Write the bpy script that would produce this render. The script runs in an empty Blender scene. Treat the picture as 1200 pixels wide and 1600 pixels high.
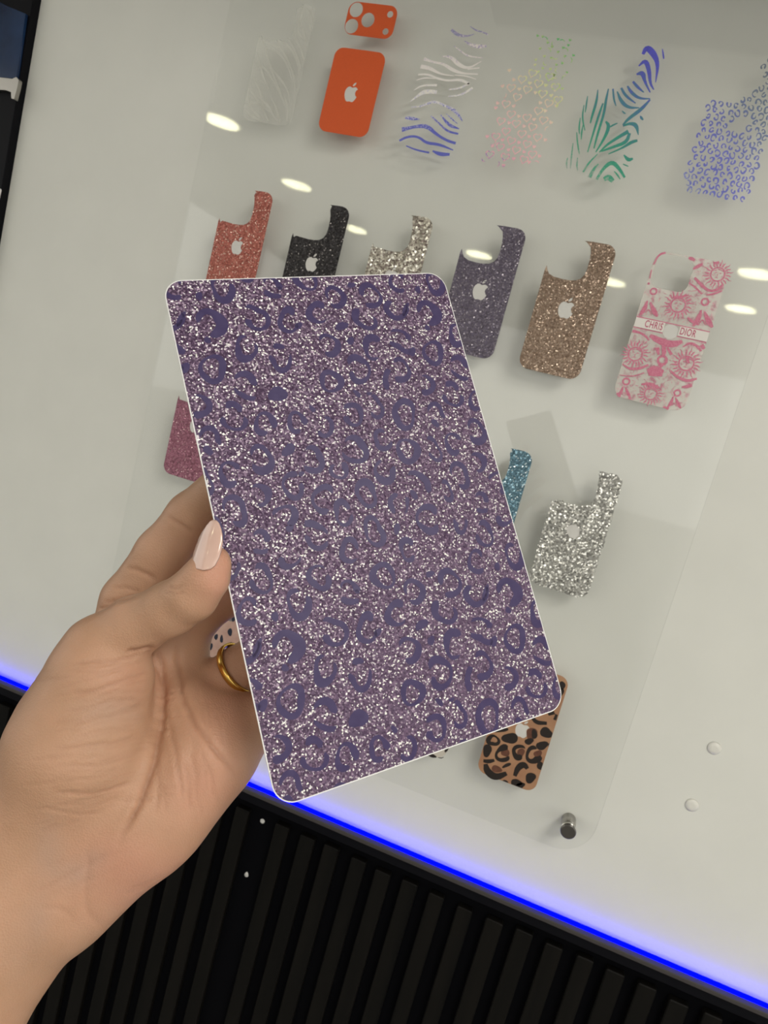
import bpy, bmesh, math, random
import numpy as np
from mathutils import Matrix, Vector

# ------------------------------------------------------------------ camera
sc = bpy.context.scene
COL = sc.collection
F = 1100.0                                    # focal length in pixels of the 1200 x 1600 frame
DS = 0.7717                                   # camera to acrylic sheet front, metres
DW = DS + 0.022                               # camera to white wall
CAMH = 1.45
RC = np.array([[0.92756422, 0.28338695, -0.2435497],
               [-0.25262487, 0.95585456, 0.15007578],
               [0.2753276, -0.07767821, 0.95820708]])   # camera axes in wall axes (right, down, into wall)
CAMPOS = np.array([0.0, -DS, CAMH])
C2W = np.stack([RC[0], RC[2], -RC[1]])         # camera vector (right, down, forward) -> world


def cam2w(p):
    return np.asarray(p, float) @ C2W.T + CAMPOS


def at(px, py, d=DS):
    """world point on the plane parallel to the wall, d metres from the lens"""
    v = C2W @ np.array([(px - 600) / F, (py - 800) / F, 1.0])
    return CAMPOS + v * (d / v[1])


cam = bpy.data.cameras.new('camera')
cam.sensor_fit = 'HORIZONTAL'
cam.sensor_width = 36.0
cam.lens = 36.0 * F / 1200.0
cam.clip_start = 0.01
cam.dof.use_dof = True
cam.dof.focus_distance = 0.26
cam.dof.aperture_fstop = 65.0
camo = bpy.data.objects.new('camera', cam)
COL.objects.link(camo)
M = Matrix.Identity(4)
for i in range(3):
    M[i][0], M[i][1], M[i][2], M[i][3] = C2W[i][0], -C2W[i][1], -C2W[i][2], CAMPOS[i]
camo.matrix_world = M
sc.camera = camo

# ------------------------------------------------------------------ world, exposure
w = bpy.data.worlds.new('shop_ambience')
sc.world = w
w.use_nodes = True
w.node_tree.nodes['Background'].inputs[0].default_value = (1.0, 0.985, 0.915, 1)
w.node_tree.nodes['Background'].inputs[1].default_value = 1.32
sc.view_settings.view_transform = 'Standard'
sc.view_settings.look = 'None'
sc.view_settings.exposure = 0.1
sc.view_settings.gamma = 1.0
sc.view_settings.use_curve_mapping = False
LAMP_L = 22.0                                  # radiance of the far downlight lenses
PANEL_L = 16.0                                 # radiance of the unseen panels added over the aisle
LED_L = 6.5                                   # radiance of the blue strip

# ------------------------------------------------------------------ materials


def mat(name, col=(0.8, 0.8, 0.8), rough=0.5, metal=0.0, **kw):
    m = bpy.data.materials.new(name)
    m.use_nodes = True
    b = m.node_tree.nodes['Principled BSDF']
    b.inputs['Base Color'].default_value = (*col, 1)
    b.inputs['Roughness'].default_value = rough
    b.inputs['Metallic'].default_value = metal
    for k, v in kw.items():
        b.inputs[k].default_value = v
    return m


class NT:
    def __init__(s, m):
        s.m = m
        s.t = m.node_tree
        s.b = s.t.nodes.get('Principled BSDF')

    def n(s, typ, **kw):
        nd = s.t.nodes.new(typ)
        for k, v in kw.items():
            if k.startswith('_'):
                setattr(nd, k[1:], v)
            else:
                nd.inputs[k.replace('__', ' ')].default_value = v
        return nd

    def l(s, a, b):
        s.t.links.new(a, b)

    def ramp(s, fac, stops, interp='LINEAR'):
        r = s.t.nodes.new('ShaderNodeValToRGB')
        e = r.color_ramp.elements
        r.color_ramp.interpolation = interp
        while len(e) < len(stops):
            e.new(0.5)
        for el, (p, c) in zip(e, stops):
            el.position = p
            el.color = (*c, 1)
        s.l(fac, r.inputs[0])
        return r.outputs[0]

    def mix(s, fac, a, b, mode='MIX'):
        x = s.t.nodes.new('ShaderNodeMix')
        x.data_type = 'RGBA'
        x.blend_type = mode
        for sock, v in ((x.inputs['Factor'], fac), (x.inputs[6], a), (x.inputs[7], b)):
            if isinstance(v, (int, float)):
                sock.default_value = v
            elif isinstance(v, tuple):
                sock.default_value = (*v, 1)
            else:
                s.l(v, sock)
        return x.outputs[2]

    def coord(s, which='Object'):
        return s.t.nodes.new('ShaderNodeTexCoord').outputs[which]

    def bump(s, h, strength=0.3, dist=0.001):
        b = s.t.nodes.new('ShaderNodeBump')
        b.inputs['Strength'].default_value = strength
        b.inputs['Distance'].default_value = dist
        s.l(h, b.inputs['Height'])
        s.l(b.outputs[0], s.b.inputs['Normal'])


def noisy(name, c1, c2, scale, rough=0.5, metal=0.0, bump=0.0, detail=4.0, stretch=None, **kw):
    m = mat(name, c1, rough, metal, **kw)
    t = NT(m)
    co = t.coord()
    if stretch:
        mp = t.n('ShaderNodeMapping')
        mp.inputs['Scale'].default_value = stretch
        t.l(co, mp.inputs['Vector'])
        co = mp.outputs[0]
    n = t.n('ShaderNodeTexNoise', Scale=scale, Detail=detail)
    t.l(co, n.inputs['Vector'])
    t.l(t.ramp(n.outputs[0], [(0.3, c1), (0.7, c2)]), t.b.inputs['Base Color'])
    if bump:
        t.bump(n.outputs[0], bump)
    return m


def glitter(name, stops, cell, rough=0.35, metal=0.55, tilt=0.9, spots=None):
    """flakes of foil: every Voronoi cell is a flake with its own colour and its own tilt"""
    m = mat(name, stops[0][1], rough, metal)
    t = NT(m)
    co = t.coord()
    v = t.n('ShaderNodeTexVoronoi', Scale=1.0 / cell)
    t.l(co, v.inputs['Vector'])
    sep = t.n('ShaderNodeSeparateColor')
    t.l(v.outputs['Color'], sep.inputs[0])
    col = t.ramp(sep.outputs[0], stops, 'CONSTANT')
    if spots:
        n = t.n('ShaderNodeTexVoronoi', Scale=1.0 / spots[0], _feature='F1')
        t.l(co, n.inputs['Vector'])
        ring = t.ramp(n.outputs['Distance'], [(0.0, (0, 0, 0)), (0.25, (0, 0, 0)), (0.3, (1, 1, 1)), (0.47, (1, 1, 1)), (0.52, (0, 0, 0))])
        col = t.mix(ring, col, spots[1])
    t.l(col, t.b.inputs['Base Color'])
    g = t.n('ShaderNodeNewGeometry')
    sub = t.n('ShaderNodeVectorMath', _operation='SUBTRACT')
    t.l(v.outputs['Color'], sub.inputs[0])
    sub.inputs[1].default_value = (0.5, 0.5, 0.5)
    scl = t.n('ShaderNodeVectorMath', _operation='SCALE')
    scl.inputs['Scale'].default_value = tilt
    t.l(sub.outputs[0], scl.inputs[0])
    ad = t.n('ShaderNodeVectorMath', _operation='ADD')
    t.l(g.outputs['Normal'], ad.inputs[0])
    t.l(scl.outputs[0], ad.inputs[1])
    nm = t.n('ShaderNodeVectorMath', _operation='NORMALIZE')
    t.l(ad.outputs[0], nm.inputs[0])
    t.l(nm.outputs[0], t.b.inputs['Normal'])
    return m


def film(name, col, alpha, rough=0.4, spec=True):
    """thin see-through film: part clear, part coloured"""
    m = mat(name, col, rough)
    t = NT(m)
    t.b.inputs['Alpha'].default_value = alpha
    return m


def emit(name, col, s):
    m = bpy.data.materials.new(name)
    m.use_nodes = True
    t = m.node_tree
    t.nodes.remove(t.nodes['Principled BSDF'])
    e = t.nodes.new('ShaderNodeEmission')
    e.inputs[0].default_value = (*col, 1)
    e.inputs[1].default_value = s
    t.links.new(e.outputs[0], t.nodes['Material Output'].inputs[0])
    return m


def acrylic(name):
    """clear sheet: straight-through light and a fresnel share of mirror reflection"""
    m = bpy.data.materials.new(name)
    m.use_nodes = True
    t = NT(m)
    t.t.nodes.remove(t.b)
    tr = t.n('ShaderNodeBsdfTransparent')
    tr.inputs[0].default_value = (0.995, 0.997, 0.995, 1)
    gl = t.n('ShaderNodeBsdfGlossy')
    gl.inputs['Roughness'].default_value = 0.03
    fr = t.n('ShaderNodeFresnel')
    g = t.n('ShaderNodeNewGeometry')
    mx = t.n('ShaderNodeMath', _operation='MULTIPLY_ADD')
    t.l(g.outputs['Backfacing'], mx.inputs[0])
    mx.inputs[1].default_value = 1 / 1.49 - 1.49
    mx.inputs[2].default_value = 1.49
    t.l(mx.outputs[0], fr.inputs['IOR'])
    ms = t.n('ShaderNodeMixShader')
    t.l(fr.outputs[0], ms.inputs[0])
    t.l(tr.outputs[0], ms.inputs[1])
    t.l(gl.outputs[0], ms.inputs[2])
    t.l(ms.outputs[0], t.t.nodes['Material Output'].inputs[0])
    return m


def holo(name, stops, axis, span, cell=0.0011, rough=0.35, metal=0.3):
    """iridescent foil: the film's hue drifts across the skin, with glittering grain"""
    m = mat(name, (0.5, 0.5, 0.8), rough, metal)
    t = NT(m)
    co = t.coord()
    dp = t.n('ShaderNodeVectorMath', _operation='DOT_PRODUCT')
    t.l(co, dp.inputs[0])
    dp.inputs[1].default_value = (axis[0] / span, 0, axis[1] / span)
    v = t.n('ShaderNodeTexVoronoi', Scale=1.0 / cell)
    t.l(co, v.inputs['Vector'])
    sep = t.n('ShaderNodeSeparateColor')
    t.l(v.outputs['Color'], sep.inputs[0])
    a = t.n('ShaderNodeMath', _operation='MULTIPLY_ADD')
    t.l(sep.outputs[0], a.inputs[0])
    a.inputs[1].default_value = 0.22
    a.inputs[2].default_value = 0.39
    b = t.n('ShaderNodeMath', _operation='ADD')
    t.l(a.outputs[0], b.inputs[0])
    t.l(dp.outputs['Value'], b.inputs[1])
    t.l(t.ramp(b.outputs[0], stops), t.b.inputs['Base Color'])
    return m


# ------------------------------------------------------------------ mesh helpers


def link(name, me, m, parent=None, loc=None):
    o = bpy.data.objects.new(name, me)
    COL.objects.link(o)
    if m is not None:
        me.materials.append(m)
    if parent is not None:
        o.parent = parent
    if loc is not None:
        o.location = loc
    return o


def tag(o, label=None, cat=None, group=None, kind=None):
    for k, v in (('label', label), ('category', cat), ('group', group), ('kind', kind)):
        if v:
            o[k] = v
    return o


def empty(name, loc):
    o = bpy.data.objects.new(name, None)
    o.empty_display_size = 0.02
    COL.objects.link(o)
    o.location = loc
    return o


def pydata(name, v, f):
    me = bpy.data.meshes.new(name)
    me.from_pydata([tuple(map(float, p)) for p in v], [], [tuple(map(int, q)) for q in f])
    me.validate()
    me.update()
    return me


def boxmesh(name, x0, x1, y0, y1, z0, z1, bevel=0.0, seg=2):
    bm = bmesh.new()
    bmesh.ops.create_cube(bm, size=1.0)
    for v in bm.verts:
        v.co = Vector(((x0 + x1) / 2 + v.co.x * (x1 - x0), (y0 + y1) / 2 + v.co.y * (y1 - y0), (z0 + z1) / 2 + v.co.z * (z1 - z0)))
    if bevel:
        bmesh.ops.bevel(bm, geom=list(bm.edges), offset=bevel, segments=seg, affect='EDGES', profile=0.5)
    me = bpy.data.meshes.new(name)
    bm.to_mesh(me)
    bm.free()
    return me


def lathe(name, prof, n=32, axis='Z'):
    """profile of (radius, height) turned about an axis"""
    v, f = [], []
    for r, h in prof:
        for k in range(n):
            a = 2 * math.pi * k / n
            c, s = r * math.cos(a), r * math.sin(a)
            v.append((c, s, h) if axis == 'Z' else (c, h, s))
    m = len(prof)
    for i in range(m - 1):
        for k in range(n):
            q = (i * n + k, i * n + (k + 1) % n, (i + 1) * n + (k + 1) % n, (i + 1) * n + k)
            f.append(q if axis == 'Z' else q[::-1])
    f.append(tuple(range(n - 1, -1, -1)) if axis == 'Z' else tuple(range(n)))
    f.append(tuple((m - 1) * n + k for k in range(n)) if axis == 'Z' else tuple((m - 1) * n + n - 1 - k for k in range(n)))
    me = pydata(name, v, f)
    for p in me.polygons:
        p.use_smooth = len(p.vertices) == 4
    return me


def cut_sheet(name, loops, thick, y0):
    """flat sheet in the x-z plane from outline loops (the first is the outline, further ones are holes)"""
    cu = bpy.data.curves.new(name, 'CURVE')
    cu.dimensions = '2D'
    cu.fill_mode = 'BOTH'
    cu.extrude = thick / 2
    for lp in loops:
        s = cu.splines.new('POLY')
        s.points.add(len(lp) - 1)
        for p, (x, z) in zip(s.points, lp):
            p.co = (x, z, 0, 1)
        s.use_cyclic_u = True
    o = bpy.data.objects.new('tmp_' + name, cu)
    COL.objects.link(o)
    dg = bpy.context.evaluated_depsgraph_get()
    me = bpy.data.meshes.new_from_object(o.evaluated_get(dg))
    bpy.data.objects.remove(o)
    bpy.data.curves.remove(cu)
    me.name = name
    me.materials.clear()
    n = len(me.vertices)
    co = np.empty(n * 3)
    me.vertices.foreach_get('co', co)
    co = co.reshape(-1, 3)
    co = np.stack([co[:, 0], y0 - thick / 2 - co[:, 2], co[:, 1]], 1)
    me.vertices.foreach_set('co', co.ravel())
    bm = bmesh.new()
    bm.from_mesh(me)
    bmesh.ops.recalc_face_normals(bm, faces=bm.faces)
    bm.to_mesh(me)
    bm.free()
    me.update()
    return me


def text_mesh(name, body, size, xs, y0, thick=0.00006):
    cu = bpy.data.curves.new(name, 'FONT')
    cu.body = body
    cu.size = size
    cu.offset = size * 0.016
    cu.space_character = 1.12
    cu.extrude = thick / 2
    o = bpy.data.objects.new('tmp_' + name, cu)
    COL.objects.link(o)
    dg = bpy.context.evaluated_depsgraph_get()
    me = bpy.data.meshes.new_from_object(o.evaluated_get(dg))
    bpy.data.objects.remove(o)
    me.materials.clear()
    for v in me.vertices:
        v.co = Vector((v.co.x * xs, y0 - v.co.z, v.co.y))
    me.update()
    return me


def rounded(x0, x1, z0, z1, r, n=7):
    if not isinstance(r, (tuple, list)):
        r = (r,) * 4
    pts = []
    for (cx, cz, a0, rr) in ((x1 - r[0], z1 - r[0], 0, r[0]), (x0 + r[1], z1 - r[1], 90, r[1]), (x0 + r[2], z0 + r[2], 180, r[2]), (x1 - r[3], z0 + r[3], 270, r[3])):
        for k in range(n + 1):
            a = math.radians(a0 + 90 * k / n)
            pts.append((cx + rr * math.cos(a), cz + rr * math.sin(a)))
    return pts


def smooth_loop(pts, it=2):
    p = np.array(pts, float)
    for _ in range(it):
        q = np.roll(p, -1, 0)
        p = np.stack([0.75 * p + 0.25 * q, 0.25 * p + 0.75 * q], 1).reshape(-1, 2)
    return [tuple(x) for x in p]


def ribbon(pts, widths, cap=True):
    """closed outline of a stroke with varying width (2-D)"""
    p = np.array(pts, float)
    # resample by chaikin
    wd = np.array(widths, float)
    for _ in range(2):
        q = [p[0]]
        ww = [wd[0]]
        for i in range(len(p) - 1):
            q += [0.75 * p[i] + 0.25 * p[i + 1], 0.25 * p[i] + 0.75 * p[i + 1]]
            ww += [0.75 * wd[i] + 0.25 * wd[i + 1], 0.25 * wd[i] + 0.75 * wd[i + 1]]
        q.append(p[-1])
        ww.append(wd[-1])
        p, wd = np.array(q), np.array(ww)
    d = np.gradient(p, axis=0)
    d /= np.linalg.norm(d, axis=1)[:, None] + 1e-12
    nrm = np.stack([-d[:, 1], d[:, 0]], 1)
    a = p + nrm * wd[:, None] / 2
    b = p - nrm * wd[:, None] / 2
    return a, b


def strip_mesh(name, A, B, y0, thick):
    """solid strip between two rails in the x-z plane"""
    n = len(A)
    v = [(x, y0 - thick, z) for x, z in A] + [(x, y0 - thick, z) for x, z in B] + [(x, y0, z) for x, z in A] + [(x, y0, z) for x, z in B]
    f = []
    for i in range(n - 1):
        f += [(i, i + 1, n + i + 1, n + i), (2 * n + i, 3 * n + i, 3 * n + i + 1, 2 * n + i + 1),
              (i, 2 * n + i, 2 * n + i + 1, i + 1), (n + i, n + i + 1, 3 * n + i + 1, 3 * n + i)]
    f += [(0, n, 3 * n, 2 * n), (n - 1, 3 * n - 1, 4 * n - 1, 2 * n - 1)]
    me = pydata(name, v, f)
    bm = bmesh.new()
    bm.from_mesh(me)
    bmesh.ops.recalc_face_normals(bm, faces=bm.faces)
    bm.to_mesh(me)
    bm.free()
    return me


def join_meshes(name, meshes):
    v, f = [], []
    for me in meshes:
        o = len(v)
        v += [tuple(x.co) for x in me.vertices]
        f += [tuple(o + i for i in p.vertices) for p in me.polygons]
        bpy.data.meshes.remove(me)
    return pydata(name, v, f)


# wall coordinates: x right in mm, z down in mm from lens height, both seen on the sheet plane
def WX(x):
    return x / 1000.0


def WZ(z):
    return CAMH - z / 1000.0


YW = 0.022                                    # wall front
# ------------------------------------------------------------------ structure
m_wall = noisy('white_wall_paint', (0.73, 0.728, 0.678), (0.76, 0.757, 0.705), 14.0, 0.55, bump=0.01)
m_black = mat('black_satin_trim', (0.003, 0.003, 0.005), 0.45, **{'Specular IOR Level': .1})
m_ledge = mat('dark_anodised_ledge', (0.040, 0.034, 0.034), 0.5, 0.0)
m_slat = noisy('charcoal_slat_wood', (0.0020, 0.0018, 0.0014), (0.0055, 0.0045, 0.0034), 60.0, 0.6, bump=0.05, stretch=(1, 1, 0.06), **{'Specular IOR Level': .13})
m_back = mat('black_felt_backing', (0.0025, 0.0025, 0.0035), 0.9, **{'Specular IOR Level': .05})
m_ceil = noisy('ceiling_paint', (0.82, 0.805, 0.77), (0.85, 0.835, 0.80), 3.0, 0.8)
m_floor = noisy('grey_shop_floor', (0.27, 0.265, 0.25), (0.32, 0.315, 0.30), 6.0, 0.5)

ZL = WZ(509.0)                                # top of the ledge
XL, XR = -0.812, 2.6
o = link('wall_back', boxmesh('wall_back', XL, XR, YW, YW + 0.03, ZL - 0.006, 2.545), m_wall)
tag(o, 'glossy white display wall behind the clear acrylic sheet', kind='structure')
o = link('wall_lower', boxmesh('wall_lower', -0.90, XR, YW, YW + 0.03, 0.0, ZL - 0.0061), m_back)
tag(o, 'black backing below the blue light strip', kind='structure')
WLOW = o
o = link('wall_left', boxmesh('wall_left', -3.2, -0.9004, YW + 0.004, YW + 0.03, 0.0, 2.545), m_black)
tag(o, 'black wall beyond the upright', kind='structure')
o = link('floor', boxmesh('floor', -14, 14, -24, YW, -0.05, 0.0), m_floor)
tag(o, 'grey shop floor', kind='structure')
o = link('ceiling', boxmesh('ceiling', -3.4, 3.4, -7, YW + 0.05, 2.55, 2.6), m_ceil)
tag(o, 'pale shop ceiling with downlights', kind='structure')

# unseen box added above the frame to shade the top of the wall
o = link('wall_shade_box', boxmesh('wall_shade_box', -0.30, XR, -0.30, YW, 2.01, 2.30, 0.004), m_black)
tag(o, 'unseen dark box added to shade the top of the wall', kind='structure')
# slats
edges = [at(x, y, 0.784)[0] for x, y in ((388, 1274), (451, 1297), (492, 1312), (530, 1327), (573, 1345), (612, 1362), (654, 1380), (696, 1397), (741, 1418), (787, 1443))]
pitch = (edges[-1] - edges[1]) / 8
rights = [edges[0] - pitch * k for k in range(21, 0, -1)] + edges + [edges[-1] + pitch * k for k in range(1, 17)]
rng = random.Random(5)
for i, xr in enumerate(rights):
    top = WZ(545 + rng.uniform(-2, 2))
    wd = 0.0195 + rng.uniform(-0.001, 0.001)
    me = boxmesh('slat', xr - wd, xr, YW - 0.0105, YW - 0.0002, 0.05, top, 0.0012, 1)
    link('slat', me, m_slat, WLOW)

# ledge with its light strip
o = link('trim_1', None if False else boxmesh('ledge', -0.90, XR, YW - 0.0220, YW - 0.0122, ZL - 0.005, ZL, 0.0008), m_ledge)
tag(o, 'dark aluminium lip in front of the blue light strip', kind='structure')
o = link('trim_2', boxmesh('ledge_base', -0.90, XR, YW - 0.0190, YW - 0.0002, WZ(526), ZL - 0.0052, 0.0005), m_black)
tag(o, 'black rail between the light strip and the slats', kind='structure')
led = link('led_strip', boxmesh('led_strip', -0.895, XR, YW - 0.0118, YW - 0.0068, ZL - 0.005, ZL + 0.0022, 0.0008), emit('blue_led', (0.0, 0.0006, 1.0), LED_L))
tag(led, 'glowing blue light strip along the foot of the white wall', 'light strip')

# black upright at the left end of the wall, with what is mounted on it
px = XL
post = link('trim_3', boxmesh('post', -0.90, px - 0.0004, YW - 0.012, YW + 0.03, ZL - 0.006, 2.545, 0.001), m_black)
tag(post, 'black upright edging the white wall at left', kind='structure')


# ------------------------------------------------------------------ downlights
m_bezel = mat('downlight_bezel', (0.8, 0.8, 0.78), 0.4)
m_lens = emit('downlight_lens', (1.0, 0.96, 0.62), LAMP_L)
m_spot = emit('added_panel_glow', (1.0, 0.965, 0.88), PANEL_L)
CEIL = 2.55
hc = CEIL - CAMH - 0.004
lens_me = lathe('lens', [(0.0001, 0.0), (0.09, 0.0), (0.09, 0.003), (0.0001, 0.003)], 24)
bez_me = lathe('bezel', [(0.091, 0.0), (0.104, -0.002), (0.104, 0.006), (0.091, 0.006)], 32)
bez_me.materials.append(m_bezel)
lens_me.materials.append(m_lens)


def downlight(x, y, label, group, lens=lens_me):
    e = empty('downlight', (x, y, CEIL - 0.0065))
    tag(e, label, 'ceiling lamp', group)
    for nme, me in (('bezel', bez_me), ('lens', lens)):
        c = bpy.data.objects.new(nme, me)
        COL.objects.link(c)
        c.parent = e


for (qx, qy, lab) in ((345, 190, 'at the left edge of the acrylic sheet'), (463, 289, 'above the black glitter skin'), (553, 358, 'just right of the black glitter skin'), (748, 398, 'in the notch of the dark violet skin'),
                      (955, 441, 'at the right edge of the bronze skin'), (1182, 428, 'upper right of the pink sun skin'), (1157, 483, 'just right of the pink sun skin')):
    v = C2W @ np.array([(qx - 600) / F, (qy - 800) / F, 1.0])
    v /= v[1]
    t = (hc - 0.0025) / v[2]
    downlight(t * v[0], -(t - DS), 'round ceiling downlight mirrored as a pale oval ' + lab, 'mirrored ceiling downlights')
for (x, y, lab) in ((1.02, -1.25, 'unseen square light panel added in the ceiling nearer the wall'), (1.02, -2.1, 'unseen square light panel added in the ceiling farther from the wall')):
    e = empty('added_panel_light', (x, y, CEIL - 0.0105))  # unseen panel added for soft light from the upper right
    tag(e, lab, 'ceiling lamp', 'added ceiling light panels')
    fr_ = [rounded(-.31, .31, -.31, .31, .006, 2), rounded(-.288, .288, -.288, .288, .004, 2)]
    me = cut_sheet('frame', fr_, .010, 0.0)
    me.transform(Matrix(((1, 0, 0, 0), (0, 0, 1, 0), (0, -1, 0, 0), (0, 0, 0, 1))))
    link('frame', me, m_bezel, e)
    link('diffuser', boxmesh('diffuser', -.287, .287, -.287, .287, .002, .006), m_spot, e)

# ------------------------------------------------------------------ acrylic sheet and standoffs
SX0, SX1, SZB, SZT = -0.527, 0.1255, WZ(426), WZ(-520)
me = cut_sheet('acrylic_sheet', [rounded(SX0, SX1, SZB, SZT, 0.040, 10)], 0.004, 0.004)
sheet = link('acrylic_sheet', me, acrylic('clear_acrylic'))
tag(sheet, 'large clear acrylic sheet with rounded corners carrying the phone skins', 'acrylic sheet')
m_steel = mat('brushed_steel', (0.42, 0.40, 0.37), 0.32, 1.0)
m_capst = mat('dark_steel_cap', (0.16, 0.15, 0.14), 0.3, 1.0)
m_shine = mat('polished_steel_collar', (0.75, 0.73, 0.68), 0.15, 1.0)


def standoff(x, z, label):
    e = empty('standoff', (x, 0.0, z))
    tag(e, label, 'standoff', 'steel standoffs of the acrylic sheet')
    link('barrel', lathe('barrel', [(0.0078, 0.0222), (0.0078, 0.0052), (0.0072, 0.0043)][::-1], 32, 'Y'), m_steel, e)
    link('collar', lathe('collar', [(0.0084, -0.0030), (0.0088, -0.0024), (0.0088, -0.0008), (0.0082, -0.0002)], 32, 'Y'), m_shine, e)
    link('cap', lathe('cap', [(0.0074, -0.0062), (0.0084, -0.0056), (0.0084, -0.0032)], 32, 'Y'), m_capst, e)


standoff(0.0985, WZ(399), 'brushed steel standoff at the lower right corner of the acrylic sheet')

# ------------------------------------------------------------------ phone skins on the sheet
YS = -0.0001                                  # back face of the skins
TS = 0.0003


def apple(cx, cz, s, lean=0.0):
    """outline of the logo cut-out: body and leaf, s = width, z down mm"""
    body = [(0.02, .40), (.12, .44), (.22, .47), (.33, .44), (.42, .37), (.46, .32), (.38, .26), (.33, .17), (.31, .06), (.34, -.06), (.40, -.14), (.49, -.19),
            (.44, -.32), (.37, -.44), (.29, -.54), (.20, -.59), (.11, -.57), (.02, -.545), (-.07, -.565), (-.17, -.59), (-.27, -.55), (-.36, -.44), (-.43, -.31),
            (-.48, -.15), (-.50, .02), (-.48, .18), (-.42, .31), (-.33, .41), (-.22, .46), (-.12, .45), (-.04, .41)]
    leaf = [(0.0, .50), (.01, .60), (.07, .70), (.17, .77), (.24, .78), (.23, .67), (.17, .57), (.08, .51)]
    return [[(WX(cx + x * s), WZ(cz - y * s)) for x, y in lp] for lp in (body, leaf)]


def skin_outline(L, T, Wd=64.0, H=138.0, sp=32.0, ls=32.0):
    def arc(cx, cz, r, a0, a1, n=6):
        return [(cx + r * math.cos(math.radians(a0 + (a1 - a0) * k / n)), cz + r * math.sin(math.radians(a0 + (a1 - a0) * k / n))) for k in range(n + 1)]
    p = [(sp, 0.8), (sp + 2.5, 1.8), (39.0, 6.0), (40.6, 11.0), (41.6, 17.0), (41.8, 27.0), (41.0, 33.0), (38.5, 37.6), (34.0, 40.6), (28.0, 41.8), (20.0, 42.0), (11.0, 41.4), (5.5, ls + 8.0 if ls < 33 else 41.0), (2.5, ls + 4), (0.8, ls)]
    p += [(0.0, ls + 4)] + arc(11, H - 11, 11, 180, 90) + arc(Wd - 11, H - 11, 11, 90, 0) + arc(Wd - 10.5, 10.5, 10.5, 0, -90) + [(sp + 9, 0.15)]
    return [(WX(L + x), WZ(T + z)) for x, z in p]


def inside(pt, poly):
    x, y = pt
    c = False
    n = len(poly)
    for i in range(n):
        (x1, y1), (x2, y2) = poly[i], poly[i - 1]
        if (y1 > y) != (y2 > y) and x < (x2 - x1) * (y - y1) / (y2 - y1) + x1:
            c = not c
    return c


def centre(poly):
    a = np.array(poly)
    return ((a[:, 0].min() + a[:, 0].max()) / 2, (a[:, 1].min() + a[:, 1].max()) / 2)


def skin_root(poly, label, name='phone_skin'):
    cx, cz = centre(poly)
    e = empty(name, (cx, 0.0, cz))
    tag(e, label, 'phone skin', 'phone skins on the acrylic sheet')
    return e


def piece(root, name, me, m, kind=None):
    me.transform(Matrix.Translation(-Vector(root.location)))
    o = link(name, me, m, root)
    if kind:
        o['kind'] = kind
    return o


def px2(o, s, pts):
    """crop coordinates -> x,z on the sheet"""
    r = []
    for x, y in pts:
        w_ = at(o[0] + x / s, o[1] + y / s, DS)
        r.append((w_[0], w_[2]))
    return r


m_cut_fill = film('cutout_brightening_film', (.88, .86, .82), .62, .35)  # pale film added in the cut-outs to brighten the shaded wall behind


def cutout_fill(root, loops):
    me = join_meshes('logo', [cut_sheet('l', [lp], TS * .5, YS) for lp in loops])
    o = piece(root, 'logo', me, m_cut_fill)
    o['label'] = 'pale film added in the fruit shaped cut-out to brighten the wall behind'


def plain_skin(poly, m, label, logo=None, name='phone_skin'):
    loops = [poly] + (apple(*logo) if logo else [])
    me = cut_sheet('film', loops, TS, YS)
    cx, cz = centre(poly)
    me.transform(Matrix.Translation((-cx, 0, -cz)))
    o = link(name, me, m, None, (cx, 0, cz))
    tag(o, label, 'phone skin', 'phone skins on the acrylic sheet')
    if logo:
        cutout_fill(o, loops[1:])
    return o


G = glitter
m_coral = G('coral_glitter', [(0, (.40, .110, .085)), (.45, (.47, .15, .115)), (.75, (.56, .22, .17)), (.93, (.85, .60, .50))], .0011)
m_dark = G('black_glitter', [(0, (.030, .027, .028)), (.5, (.042, .038, .040)), (.8, (.065, .06, .06)), (.97, (.28, .26, .25))], .0012)
m_champ = G('champagne_glitter', [(0, (.38, .34, .28)), (.3, (.55, .50, .42)), (.55, (.24, .19, .17)), (.75, (.75, .71, .60)), (.9, (.95, .92, .82))], .0018)
m_purp = G('violet_glitter', [(0, (.125, .105, .142)), (.5, (.15, .13, .165)), (.8, (.20, .175, .215)), (.97, (.42, .38, .42))], .0012, tilt=.6)
m_bronze = G('bronze_glitter', [(0, (.25, .172, .122)), (.5, (.29, .205, .15)), (.8, (.36, .265, .20)), (.97, (.55, .44, .34))], .0012, tilt=.6)
m_pink = G('rose_glitter', [(0, (.30, .115, .165)), (.5, (.34, .135, .19)), (.85, (.42, .19, .25)), (.97, (.75, .5, .52))], .0011)
m_blue = G('blue_glitter', [(0, (.115, .22, .285)), (.5, (.14, .255, .325)), (.85, (.23, .36, .42)), (.96, (.75, .85, .88))], .0012)
m_silver = G('silver_glitter', [(0, (.40, .395, .37)), (.45, (.52, .51, .47)), (.65, (.30, .295, .275)), (.8, (.75, .74, .68)), (.92, (.98, .97, .92))], .0016)
m_orange = noisy('orange_vinyl', (.66, .092, .014), (.70, .10, .016), 900.0, 0.5, bump=0.03)

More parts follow.
